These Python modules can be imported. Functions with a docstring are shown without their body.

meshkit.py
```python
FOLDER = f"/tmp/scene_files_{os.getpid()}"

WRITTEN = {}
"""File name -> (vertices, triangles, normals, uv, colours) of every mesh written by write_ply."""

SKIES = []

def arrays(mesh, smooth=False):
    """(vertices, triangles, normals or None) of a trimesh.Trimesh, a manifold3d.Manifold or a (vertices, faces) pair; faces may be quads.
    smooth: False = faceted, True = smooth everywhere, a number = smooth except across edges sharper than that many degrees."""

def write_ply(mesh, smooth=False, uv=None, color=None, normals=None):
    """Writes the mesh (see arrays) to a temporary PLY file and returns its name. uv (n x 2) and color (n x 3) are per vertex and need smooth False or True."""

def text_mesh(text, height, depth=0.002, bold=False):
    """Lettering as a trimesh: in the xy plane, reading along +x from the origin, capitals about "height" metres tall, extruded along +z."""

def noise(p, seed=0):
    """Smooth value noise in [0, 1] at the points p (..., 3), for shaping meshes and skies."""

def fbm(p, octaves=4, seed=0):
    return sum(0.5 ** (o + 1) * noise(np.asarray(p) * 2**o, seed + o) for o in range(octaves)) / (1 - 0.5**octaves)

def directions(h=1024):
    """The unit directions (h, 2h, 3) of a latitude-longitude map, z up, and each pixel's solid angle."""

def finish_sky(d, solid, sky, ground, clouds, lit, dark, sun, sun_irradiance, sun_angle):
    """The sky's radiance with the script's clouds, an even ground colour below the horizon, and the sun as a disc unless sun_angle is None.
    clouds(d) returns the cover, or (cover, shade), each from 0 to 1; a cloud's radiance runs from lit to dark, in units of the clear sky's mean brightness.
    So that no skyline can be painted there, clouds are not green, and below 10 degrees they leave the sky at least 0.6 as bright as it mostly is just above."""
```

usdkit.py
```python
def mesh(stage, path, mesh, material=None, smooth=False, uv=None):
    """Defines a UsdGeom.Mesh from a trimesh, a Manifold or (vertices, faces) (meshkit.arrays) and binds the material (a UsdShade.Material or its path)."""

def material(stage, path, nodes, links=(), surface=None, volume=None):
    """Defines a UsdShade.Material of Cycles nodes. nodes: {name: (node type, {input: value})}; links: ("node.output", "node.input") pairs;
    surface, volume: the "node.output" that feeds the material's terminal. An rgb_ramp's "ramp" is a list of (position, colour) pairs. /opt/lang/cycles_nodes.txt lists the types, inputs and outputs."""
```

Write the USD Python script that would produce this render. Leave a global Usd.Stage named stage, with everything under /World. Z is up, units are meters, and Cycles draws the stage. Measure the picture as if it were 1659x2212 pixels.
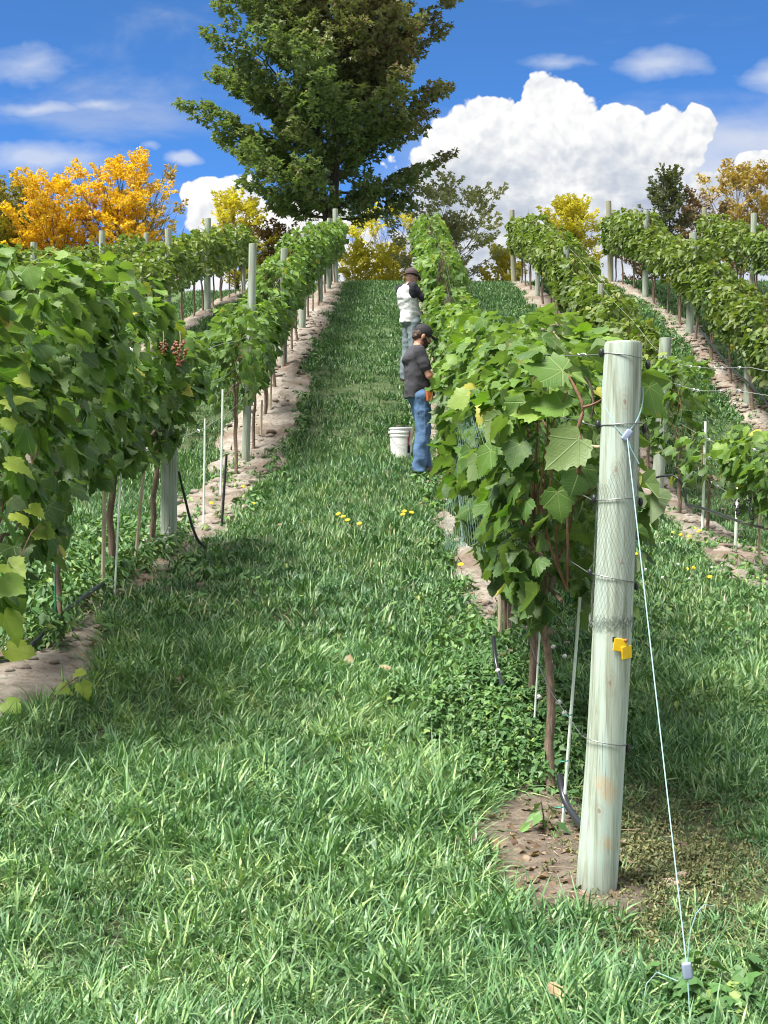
import math, random
import numpy as np, trimesh, usdkit, meshkit
import manifold3d as m3
from scipy.interpolate import PchipInterpolator, RBFInterpolator
from pxr import Usd, UsdGeom, UsdLux, UsdShade, Gf, Sdf, Vt

stage = Usd.Stage.CreateInMemory()
UsdGeom.SetStageUpAxis(stage, 'Z'); UsdGeom.SetStageMetersPerUnit(stage, 1.0)
UsdGeom.Xform.Define(stage, '/World')
R_ = np.random.default_rng

# ------------------------------------------------------------------ camera, sky, sun, exposure
EXPOSURE = 3.0
SKY_STRENGTH = 0.05
SUN_INT, SUN_ANGLE = 0.36, 22.0
SUN_EL, SUN_XY = math.radians(61), (-0.80, -0.52)
YAW, PITCH = math.atan(41 / 3200), math.atan(-61 / 3200)
CAM = np.array([0, 0, 1.6])
cam = UsdGeom.Camera.Define(stage, '/World/camera')
cam.CreateHorizontalApertureAttr(24.0); cam.CreateVerticalApertureAttr(32.0)
cam.CreateFocalLengthAttr(24.0 * 3200 / 1659)
cam.CreateClippingRangeAttr(Gf.Vec2f(0.05, 6000)); cam.CreateExposureAttr(EXPOSURE)
fw = np.array([-math.sin(YAW) * math.cos(PITCH), math.cos(YAW) * math.cos(PITCH), math.sin(PITCH)])
rt = np.cross(fw, [0, 0, 1]); rt /= np.linalg.norm(rt); up = np.cross(rt, fw)
cam.AddTransformOp().Set(Gf.Matrix4d(*rt, 0, *up, 0, *(-fw), 0, *CAM, 1))


class Ref(str):
    pass


class G:
    """Collects the nodes of one material."""
    def __init__(self):
        self.n, self.l = {}, []

    def __call__(self, kind, out, **inp):
        name = f'n{len(self.n)}'
        self.n[name] = (kind, {k: v for k, v in inp.items() if not isinstance(v, Ref)})
        self.l += [(str(v), f'{name}.{k}') for k, v in inp.items() if isinstance(v, Ref)]
        return Ref(f'{name}.{out}')

    def m(self, t, a, b=0.0, c=0.0):
        return self('math', 'value', math_type=t, value1=a, value2=b, value3=c)

    def v(self, t, a, b=(0., 0., 0.), out='vector', **k):
        return self('vector_math', out, math_type=t, vector1=a, vector2=b, **k)

    def rng(self, x, a, b, c=0.0, d=1.0, kind='linear'):
        return self('map_range', 'result', value=x, from_min=a, from_max=b, to_min=c, to_max=d, clamp=True, range_type=kind)

    def mix(self, f, a, b, t='mix'):
        return self('mix_color', 'result', blend_type=t, fac=f, a=a, b=b)

    def noise(self, vec, scale, detail=3.0, rough=0.5, dist=0.0, out='fac'):
        return self('noise_texture', out, vector=vec, scale=scale, detail=detail, roughness=rough, distortion=dist)

    def ramp(self, f, stops):
        return self('rgb_ramp', 'color', fac=f, ramp=stops)

    def done(self, name, surface=None, volume=None):
        return usdkit.material(stage, '/World/Looks/' + name, self.n, self.l, surface=str(surface) if surface else None, volume=volume)


def sky_material():
    g = G()
    s = g('sky_texture', 'color', sky_type='single_scattering', sun_disc=False, sun_elevation=SUN_EL,
          sun_rotation=math.atan2(*SUN_XY), aerosol_density=0.0, air_density=0.43, ozone_density=10.0, altitude=5000.0)
    s = g.mix(1.0, s, (0.76, 1.05, 1.02), 'multiply')
    d = g.v('normalize', g('texture_coordinate', 'generated'))
    sep = g('separate_xyz', 'x', vector=d); nm = sep.split('.')[0]
    dx, dy, dz = Ref(nm + '.x'), Ref(nm + '.y'), Ref(nm + '.z')
    front = g.rng(dy, 0.15, 0.3)
    inv = g.m('divide', 1.0, g.m('maximum', dy, 0.15))
    u0, v0 = g.m('multiply', dx, inv), g.m('multiply', dz, inv)

    def px(x, y):
        return ((x - 870) / 3200, (1045 - y) / 3200)

    # wispy and far clouds of the whole sky
    stretch = g.v('multiply', d, (2.2, 2.2, 7.0))
    w1 = g.noise(stretch, 1.6, 6.0, 0.58, 0.6)
    wisp = g.m('multiply', g.rng(w1, 0.52, 0.74, kind='smoothstep'), g.rng(dz, 0.02, 0.10))
    wisp = g.m('multiply', wisp, 0.5)
    over = g.noise(g.v('multiply', d, (1.5, 1.5, 2.4)), 1.5, 6.0, 0.55, 0.3)
    away = g.m('maximum', g.rng(dy, 0.75, 0.2), g.rng(dz, 0.36, 0.62))  # unseen cover overhead and behind, thickened to raise the soft fill light
    over = g.m('multiply', g.rng(g.m('add', over, g.m('multiply', away, 0.24)), 0.47, 0.60, kind='smoothstep'), g.m('multiply', g.rng(away, 0.0, 0.5), 0.92))
    low = g.noise(g.v('multiply', d, (3.0, 3.0, 6.0)), 1.4, 5.0, 0.55, 0.3)
    bank = g.rng(g.m('subtract', g.m('multiply', low, 0.26), dz), -0.03, 0.05, kind='smoothstep')

    # the big cumulus ahead and its neighbours: ellipses whose edge is broken up by billows of three sizes
    lobes = [(1150, 330, 190, 165), (1010, 360, 160, 140), (1290, 370, 190, 140), (1430, 330, 110, 105), (1500, 280, 55, 50),
             (1340, 275, 70, 55), (1180, 225, 90, 75), (1070, 260, 80, 60), (1150, 470, 330, 170), (500, 480, 140, 95), (440, 425, 70, 45), (640, 500, 170, 100),
             (980, 600, 420, 170), (1645, 352, 80, 38), (1400, 500, 330, 110), (1600, 450, 250, 100), (640, 620, 340, 90)]

    uv = g('combine_xyz', 'vector', x=u0, y=v0, z=0.3)
    f = None
    for cx, cy, rx, ry in lobes:
        c = px(cx, cy)
        q = g.v('multiply', g.v('subtract', uv, (c[0], c[1], 0.3)), (3200 / rx, 3200 / ry, 0.))
        e = g.m('subtract', 1.0, g.v('length', q, out='value'))
        f = e if f is None else g.m('maximum', f, e)
    f = g.m('minimum', f, 0.75)
    warp = g.v('add', uv, g.v('scale', g.v('subtract', g.noise(uv, 22.0, 3.0, 0.55, out='color'), (.5, .5, .5)), scale=0.022))

    def billow(p):
        big = g('voronoi_texture', 'distance', vector=p, feature='f1', scale=17.0)
        mid = g('voronoi_texture', 'distance', vector=p, feature='f1', scale=42.0)
        sml = g('voronoi_texture', 'distance', vector=p, feature='f1', scale=105.0)
        t = g.m('multiply_add', big, -0.55, g.m('multiply', mid, -0.30))
        t = g.m('multiply_add', sml, -0.20, t)
        return g.m('multiply_add', g('voronoi_texture', 'distance', vector=p, feature='f1', scale=240.0), -0.10, t)

    b0, b1 = billow(warp), billow(g.v('add', warp, (-0.0035, 0.0060, 0.0)))
    F = g.m('add', g.m('add', f, b0), g.m('multiply_add', g.noise(uv, 60.0, 4.0, 0.6), 0.20, 0.34))
    cum = g.m('multiply', g.rng(F, -0.02, 0.075, kind='smoothstep'), front)
    cum = g.m('multiply', cum, g.rng(v0, 0.10, 0.165, 0.80, 1.0))
    relief = g.m('multiply', g.m('subtract', b0, b1), 1.5)
    base = g.rng(v0, 0.232, 0.190)           # the grey base of the cloud lies below its sunlit tops
    base = g.m('multiply', base, g.rng(v0, 0.135, 0.165, 0.25, 1.0))
    base = g.m('multiply', base, g.rng(u0, -0.04, 0.03))
    soft = g.noise(g('combine_xyz', 'vector', x=u0, y=g.m('multiply', v0, 2.6), z=0.), 15., 5., .55)
    litv = g.m('add', 0.86, relief)
    litv = g.m('subtract', litv, g.m('multiply', base, g.rng(soft, 0.36, 0.58, 0.12, 0.85)))
    lit = g.rng(litv, 0.0, 1.0)
    veil = g.m('multiply', g.rng(g.m('multiply_add', soft, -0.06, g.m('multiply_add', g.m('maximum', u0, 0.1), -0.12, v0)), 0.215, 0.15, kind='smoothstep'), g.m('multiply', g.rng(u0, -0.03, 0.06), front))
    unit = 1.0 / (SKY_STRENGTH * 2 ** EXPOSURE)
    ccol = g.ramp(lit, [(0, tuple(unit * c for c in (0.50, 0.56, 0.68))), (0.45, tuple(unit * c for c in (0.70, 0.74, 0.80))), (0.8, tuple(unit * c for c in (0.93, 0.94, 0.95))), (1, tuple(unit * c for c in (1.06, 1.05, 1.03)))])
    wcol = tuple(unit * c for c in (0.62, 0.68, 0.80))
    bcol = g.mix(g.rng(low, 0.35, 0.6), tuple(unit * c for c in (0.60, 0.66, 0.75)), tuple(unit * c for c in (0.95, 0.95, 0.96)))
    c = g.mix(wisp, s, wcol)
    c = g.mix(bank, c, bcol)
    c = g.mix(over, c, g.mix(g.rng(w1, 0.35, 0.65), tuple(unit * c for c in (0.72, 0.76, 0.83)), tuple(unit * c for c in (1.0, 0.99, 0.97))))
    thin = None                               # thin small clouds and streaks
    for cx, cy, rx, ry, op in [(1425, 150, 120, 48, .55), (1655, 170, 70, 42, .5), (1200, 140, 110, 22, .3), (60, 140, 140, 44, .38), (85, 235, 95, 17, .5), (215, 225, 60, 13, .42), (392, 343, 52, 20, .75), (90, 345, 240, 42, .5), (1600, 310, 140, 40, .4), (322, 320, 30, 12, .3)]:
        c0 = px(cx, cy)
        q = g.v('multiply', g.v('subtract', warp, (c0[0], c0[1], 0.3)), (3200 / rx, 3200 / ry, 0.))
        e = g.m('multiply', g.m('subtract', 1.0, g.v('length', q, out='value')), op * 1.6)
        thin = e if thin is None else g.m('maximum', thin, e)
    thin = g.m('multiply', g.rng(g.m('add', thin, g.m('multiply', g.m('subtract', g.noise(g.v('multiply', uv, (1., 2.2, 1.)), 26., 6., .6), .5), .9)), 0.02, 0.75), g.m('multiply', front, 0.75))
    c = g.mix(thin, c, tuple(unit * q for q in (0.72, 0.78, 0.90)))
    c = g.mix(g.m('multiply', veil, 0.9), c, tuple(unit * q for q in (0.74, 0.78, 0.86)))
    c = g.mix(cum, c, ccol)
    return g.done('sky', g('background_shader', 'background', color=c, strength=SKY_STRENGTH))


dome = UsdLux.DomeLight.Define(stage, '/World/sky')
UsdShade.MaterialBindingAPI.Apply(dome.GetPrim()).Bind(sky_material())
dome.GetPrim().SetCustomDataByKey('kind', 'structure')
sun = UsdLux.DistantLight.Define(stage, '/World/sun')
sun.CreateIntensityAttr(SUN_INT); sun.CreateAngleAttr(SUN_ANGLE); sun.CreateNormalizeAttr(True); sun.CreateColorAttr(Gf.Vec3f(1.0, 0.95, 0.86))
sz = np.array([SUN_XY[0], SUN_XY[1], 0.0]); sz /= np.linalg.norm(sz); sz = np.array([sz[0] * math.cos(SUN_EL), sz[1] * math.cos(SUN_EL), math.sin(SUN_EL)])
sx = np.cross([0, 0, 1], sz); sx /= np.linalg.norm(sx); sy = np.cross(sz, sx)
sun.AddTransformOp().Set(Gf.Matrix4d(*sx, 0, *sy, 0, *sz, 0, 0, 0, 0, 1))

# ------------------------------------------------------------------ helpers
used = {}


def path_for(name, parent=None):
    base = f'{parent}/{name}' if parent else f'/World/{name}'
    k = used.get(base, -1) + 1
    used[base] = k
    return base if k == 0 else f'{base}_{k:03d}'


def tag(p, label=None, cat=None, group=None, kind=None):
    p = p.GetPrim() if hasattr(p, 'GetPrim') else p
    for k, v in (('label', label), ('category', cat), ('group', group), ('kind', kind)):
        if v:
            p.SetCustomDataByKey(k, v)
    return p


def thing(name, label=None, cat=None, loc=(0, 0, 0), rotz=0.0, group=None, scale=None):
    x = UsdGeom.Xform.Define(stage, path_for(name))
    x.AddTranslateOp().Set(Gf.Vec3d(*map(float, loc)))
    if rotz:
        x.AddRotateZOp().Set(math.degrees(rotz))
    if scale is not None:
        x.AddScaleOp().Set(Gf.Vec3f(*map(float, scale)))
    tag(x, label, cat, group)
    return x


def P(x):
    return str(x.GetPath() if hasattr(x, 'GetPath') else x.GetPrim().GetPath())


def obj(name, mesh, mat, parent=None, smooth=False, attrs=None, **tags):
    p = path_for(name, P(parent) if parent is not None else None)
    m = usdkit.mesh(stage, p, mesh, mat, smooth=smooth)
    for k, v in (attrs or {}).items():
        v = np.asarray(v, np.float32)
        api = UsdGeom.PrimvarsAPI(m)
        if v.ndim == 1:
            api.CreatePrimvar(k, Sdf.ValueTypeNames.FloatArray, 'vertex').Set(Vt.FloatArray.FromNumpy(v))
        else:
            api.CreatePrimvar(k, Sdf.ValueTypeNames.Float3Array, 'vertex').Set(Vt.Vec3fArray.FromNumpy(v))
    if tags:
        tag(m, **tags)
    return m


def copy_of(src, name, label, loc, rotz=0.0, scale=(1, 1, 1), group=None, cat=None):
    x = UsdGeom.Xform.Define(stage, path_for(name))
    x.GetPrim().GetReferences().AddInternalReference(src.GetPath())
    x.ClearXformOpOrder()
    x.AddTranslateOp().Set(Gf.Vec3d(*map(float, loc)))
    r = x.GetPrim().GetAttribute('xformOp:rotateZ')
    x.AddRotateZOp().Set(math.degrees(rotz)); x.AddScaleOp().Set(Gf.Vec3f(*map(float, scale)))
    x.GetPrim().SetInstanceable(True)
    tag(x, label, cat, group)
    return x


def tube(pts, rad, sides=6, cap=True):
    """A tapered tube along pts as (vertices, triangles)."""
    pts = np.asarray(pts, float); n = len(pts)
    rad = np.broadcast_to(np.asarray(rad, float), (n,))
    t = np.gradient(pts, axis=0); t /= np.linalg.norm(t, axis=1, keepdims=True) + 1e-12
    a = np.array([0, 0, 1.0]) if abs(t[0, 2]) < 0.9 else np.array([1.0, 0, 0])
    nrm = np.cross(t, a); nrm /= np.linalg.norm(nrm, axis=1, keepdims=True) + 1e-9
    b = np.cross(t, nrm)
    ang = np.arange(sides) / sides * 2 * np.pi
    v = pts[:, None] + rad[:, None, None] * (np.cos(ang)[None, :, None] * nrm[:, None] + np.sin(ang)[None, :, None] * b[:, None])
    i, j = np.meshgrid(np.arange(n - 1), np.arange(sides), indexing='ij')
    a0, a1 = i * sides + j, i * sides + (j + 1) % sides
    f = np.concatenate([np.stack([a0, a0 + sides, a1], -1).reshape(-1, 3), np.stack([a1, a0 + sides, a1 + sides], -1).reshape(-1, 3)])
    v = v.reshape(-1, 3)
    if cap:
        v = np.vstack([v, pts[:1], pts[-1:]]); k = np.arange(sides)
        f = np.vstack([f, np.stack([k, (k + 1) % sides, np.full(sides, n * sides)], 1), np.stack([(k + 1) % sides + (n - 1) * sides, k + (n - 1) * sides, np.full(sides, n * sides + 1)], 1)])
    return v, f


def join(parts):
    vs, fs, n = [], [], 0
    for v, f in parts:
        vs.append(np.asarray(v)); fs.append(np.asarray(f) + n); n += len(v)
    return np.vstack(vs), np.vstack(fs)


def curve(pts, n):
    """A smooth curve through the points."""
    pts = np.asarray(pts, float)
    d = np.r_[0, np.cumsum(np.linalg.norm(np.diff(pts, axis=0), axis=1))]
    return PchipInterpolator(d, pts)(np.linspace(0, d[-1], n))


# ------------------------------------------------------------------ terrain
PROFILE = PchipInterpolator([-40, -5, 0, 4.9, 5.8, 9, 12.8, 17.6, 20.5, 24, 30.5, 37, 43, 47.5, 51, 56, 64, 80, 150, 400, 3000],
                            [-1.5, -0.40, -0.28, -0.12, 0, .42, .9, 1.7, 2.3, 3.2, 4.65, 6.08, 7.32, 7.97, 8.28, 8.5, 8.5, 7.8, 3, -8, -60])
_c = np.array([(-2.1, 8.8, .27), (-2.1, 12.8, .05), (-2.1, 19.5, -.22), (3.5, 20.8, -.88), (3.5, 14.5, -.42), (6.3, 27.4, -.92), (6.3, 32, -.35), (3.5, 33, -.2),
               (0.2, 17.6, 0), (0.2, 12, 0), (0.2, 8, 0), (0.2, 24, 0), (0.2, 30, 0), (-4.9, 30, 0.), (-4.9, 46, -.3), (-7.7, 46, -.8), (-7.7, 30, -.3), (-4.9, 16, 0), (0.3, 45, 0), (3.5, 45, 0), (6.3, 45, 0), (9.1, 45, 0),
               (9.1, 27, -.95), (9.1, 36, -.3), (1.5, 5, 0), (-1.5, 5, 0), (4, 8, -.1), (-5, 8, .2), (9, 10, -.4), (7, 18, -.9), (-9, 20, 0), (2, 50, 0), (-3, 50, 0)])
_rbf = RBFInterpolator(_c[:, :2] / np.array([1.0, 2.2]), _c[:, 2], kernel='thin_plate_spline', smoothing=0.02)


def ground(x, y):
    x, y = np.broadcast_arrays(np.asarray(x, float), np.asarray(y, float))
    w = np.clip((14 - np.abs(x)) / 6, 0, 1) * np.clip((y - 3) / 3, 0, 1) * np.clip((52 - y) / 5, 0, 1)
    q = np.stack([np.clip(x, -12, 12).ravel(), np.clip(y, 2, 54).ravel() / 2.2], 1)
    lump = (meshkit.fbm(np.stack([x * 0.9, y * 0.9, 0 * x], -1), 3, 5) - 0.5) * 0.07 * np.clip((46 - y) / 6, 0.15, 1)
    return PROFILE(y) + w * _rbf(q).reshape(x.shape) + lump


def gp(x, y, dz=0.0):
    return np.array([x, y, float(ground(x, y)) + dz])

# ------------------------------------------------------------------ materials
MATS = {}


def mat_simple(name, color, rough=0.6, noise_scale=0, amount=0.25, metallic=0.0, bump=0.0, spec=0.5):
    g = G(); pos = g('geometry', 'position')
    kw = dict(roughness=rough, metallic=metallic, specular_ior_level=spec) if False else dict(roughness=rough, metallic=metallic)
    if noise_scale:
        n = g.noise(pos, noise_scale, 4.0, 0.6)
        lo, hi = tuple(c * (1 - amount) for c in color), tuple(min(1, c * (1 + amount)) for c in color)
        kw['base_color'] = g.mix(g.rng(n, 0.3, 0.7), lo, hi)
        if bump:
            kw['normal'] = g('bump', 'normal', height=n, strength=bump, distance=0.01)
    else:
        kw['base_color'] = color
    MATS[name] = g.done(name, g('principled_bsdf', 'BSDF', **kw))
    return MATS[name]


def mat_leaf(name, stops, back, trans=0.32, rough=0.54, veins=False, patch=0.0, patch_col=(0.2, 0.2, 0.03), turn=None):
    g = G(); pos = g('geometry', 'position')
    tone = g('attribute', 'fac', attribute='tone')
    col = g.ramp(tone, stops)
    col = g.mix(g.rng(g.noise(pos, 22.0, 2.0), 0.35, 0.7, 0, 0.35), col, tuple(0.5 * c for c in stops[len(stops) // 2][1]))
    if veins:
        col = g.mix(g.rng(g.noise(pos, 9.0, 4.0, 0.6), 0.66, 0.74, 0, 0.75), col, (0.20, 0.13, 0.045))
    if patch:
        col = g.mix(g.rng(g.noise(pos, 1.1, 3.0), 0.48, 0.66, 0, patch), col, patch_col)
    if turn:                       # one side of a crown already in its autumn colour
        q = g.m('multiply_add', g.m('subtract', g.noise(pos, 0.9, 3.0), 0.5), 2.2, g.v('dot_product', pos, turn[0], out='value'))
        col = g.mix(g.rng(q, turn[1], turn[2], 0, 0.8), col, turn[3])
    nrm = {}
    if veins:
        uv = g('attribute', 'vector', attribute='luv')
        sep = g('separate_xyz', 'x', vector=uv); n = sep.split('.')[0]
        lx, ly = Ref(n + '.x'), Ref(n + '.y')
        r, a = g.v('length', uv, out='value'), g.m('arctan2', lx, ly)
        near = g.m('multiply', g.m('pingpong', a, 0.44), r)
        vm = g.rng(near, 0.006, 0.022, 1, 0)
        sec = g.m('pingpong', g.m('add', r, g.m('multiply', g.m('pingpong', a, 0.44), -0.55)), 0.055)
        vm = g.m('maximum', vm, g.rng(sec, 0.003, 0.011, 0.45, 0))
        col = g.mix(g.m('multiply', vm, 0.38), col, (0.28, 0.35, 0.12))
        nrm = dict(normal=g('bump', 'normal', height=g.m('add', g.m('multiply', vm, -0.6), g.m('multiply', g.noise(pos, 70.0, 2.0), 0.5)), strength=0.45, distance=0.006))
    bf = g('geometry', 'backfacing')
    col = g.mix(g.m('multiply', bf, 0.62), col, back)
    pb = g('principled_bsdf', 'BSDF', base_color=col, roughness=rough, **nrm)
    tr = g('translucent_bsdf', 'BSDF', color=g.mix(1.0, col, (1.5, 1.7, 0.55), 'multiply'))
    MATS[name] = g.done(name, g('mix_closure', 'closure', fac=trans, closure1=pb, closure2=tr))
    return MATS[name]


GREENS = [(0, (0.022, 0.062, 0.018)), (0.3, (0.048, 0.122, 0.024)), (0.6, (0.105, 0.215, 0.030)), (0.85, (0.185, 0.305, 0.040)), (0.96, (0.21, 0.28, 0.05)), (1, (0.38, 0.36, 0.05))]  # dark end carries the painted shade of lower vine leaves
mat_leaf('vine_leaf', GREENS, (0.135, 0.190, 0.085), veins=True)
mat_leaf('vine_leaf_far', [(0, (0.042, 0.085, 0.024)), (0.4, (0.085, 0.150, 0.030)), (0.7, (0.15, 0.215, 0.038)), (0.92, (0.22, 0.27, 0.05)), (1, (0.34, 0.31, 0.05))], (0.125, 0.165, 0.060), patch=0.45, patch_col=(0.150, 0.165, 0.035))
mat_leaf('shoot_leaf', [(0, (0.16, 0.28, 0.04)), (1, (0.36, 0.44, 0.06))], (0.25, 0.32, 0.10), veins=True, trans=0.35)
mat_leaf('weed_leaf', [(0, (0.045, 0.12, 0.040)), (0.6, (0.085, 0.20, 0.055)), (0.9, (0.15, 0.28, 0.075)), (1, (0.28, 0.36, 0.10))], (0.08, 0.14, 0.05), trans=0.2)
mat_leaf('dead_leaf', [(0, (0.09, 0.06, 0.04)), (0.6, (0.18, 0.125, 0.08)), (1, (0.36, 0.27, 0.16))], (0.25, 0.16, 0.09), trans=0.1)


def mat_grass(name, dim):
    g = G(); pos = g('geometry', 'position')
    tone = g('attribute', 'fac', attribute='tone')
    big = g.noise(pos, 0.55, 3.0); mid = g.noise(pos, 2.3, 3.0)
    t = g.m('add', tone, g.m('multiply', g.m('subtract', mid, 0.5), 0.55))
    col = g.ramp(t, [(0, (0.032, 0.090, 0.034)), (0.3, (0.085, 0.190, 0.070)), (0.6, (0.190, 0.320, 0.120)), (0.85, (0.370, 0.480, 0.160)), (0.955, (0.43, 0.49, 0.24)), (0.975, (0.42, 0.36, 0.17)), (1, (0.46, 0.38, 0.20))])
    col = g.mix(g.rng(big, 0.35, 0.65, 0, 0.5), col, g.mix(1.0, col, (0.72, 0.92, 1.05), 'multiply'))
    col = g.mix(g.rng(g.noise(pos, 3.4, 4.0, 0.6), 0.60, 0.74, 0, 0.30), col, (0.26, 0.25, 0.12))
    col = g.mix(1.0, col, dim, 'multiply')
    pb = g('principled_bsdf', 'BSDF', base_color=col, roughness=0.45)
    tr = g('translucent_bsdf', 'BSDF', color=g.mix(1.0, col, (1.3, 1.5, 0.6), 'multiply'))
    MATS[name] = g.done(name, g('mix_closure', 'closure', fac=0.14, closure1=pb, closure2=tr))


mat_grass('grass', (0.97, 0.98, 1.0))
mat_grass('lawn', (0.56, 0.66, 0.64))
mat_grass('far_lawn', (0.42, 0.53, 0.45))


def mat_ground():
    g = G(); pos = g('geometry', 'position')
    n, n2 = g.noise(pos, 6.0, 5.0, 0.6), g.noise(pos, 45.0, 4.0, 0.65)
    col = g.ramp(n, [(0.25, (0.018, 0.020, 0.009)), (0.55, (0.040, 0.040, 0.018)), (0.8, (0.085, 0.068, 0.038))])
    col = g.mix(g.rng(n2, 0.4, 0.7, 0, 0.5), col, (0.07, 0.10, 0.03))
    far = g.rng(g('separate_xyz', 'y', vector=pos), 14, 30)
    col = g.mix(g.m('multiply', far, 0.7), col, g.mix(n, (0.050, 0.105, 0.032), (0.085, 0.155, 0.045)))
    MATS['ground'] = g.done('ground', g('principled_bsdf', 'BSDF', base_color=col, roughness=0.95, normal=g('bump', 'normal', height=n2, strength=0.7, distance=0.03)))
    g = G(); pos = g('geometry', 'position')
    n, n2, n3 = g.noise(pos, 5.0, 6.0, 0.65), g.noise(pos, 60.0, 4.0, 0.7), g.noise(pos, 1.3, 2.0)
    col = g.ramp(n, [(0.25, (0.13, 0.112, 0.092)), (0.45, (0.24, 0.213, 0.182)), (0.62, (0.33, 0.298, 0.262)), (0.8, (0.43, 0.395, 0.352))])
    col = g.mix(g.rng(n2, 0.55, 0.75, 0, 0.6), col, (0.11, 0.075, 0.05))
    col = g.mix(g.rng(n3, 0.42, 0.66, 0, 0.7), col, (0.15, 0.10, 0.07))
    col = g.mix(g.rng(g.noise(pos, 17.0, 4.0, 0.65), 0.52, 0.66, 0, 0.65), col, (0.10, 0.075, 0.05))
    MATS['soil'] = g.done('soil', g('principled_bsdf', 'BSDF', base_color=col, roughness=0.95, normal=g('bump', 'normal', height=g.m('add', n2, g.m('multiply', n, 2.0)), strength=0.8, distance=0.02)))
    g = G(); pos = g('geometry', 'position')
    n, n2 = g.noise(pos, 9.0, 6.0, 0.7), g.noise(pos, 80.0, 4.0, 0.7)
    col = g.ramp(n, [(0.3, (0.080, 0.062, 0.047)), (0.55, (0.185, 0.150, 0.115)), (0.75, (0.32, 0.275, 0.215))])
    MATS['mulch'] = g.done('mulch', g('principled_bsdf', 'BSDF', base_color=g.mix(g.rng(n2, 0.5, 0.7, 0, 0.6), col, (0.05, 0.035, 0.025)), roughness=0.95, normal=g('bump', 'normal', height=n2, strength=1.0, distance=0.02)))


mat_ground()


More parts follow.
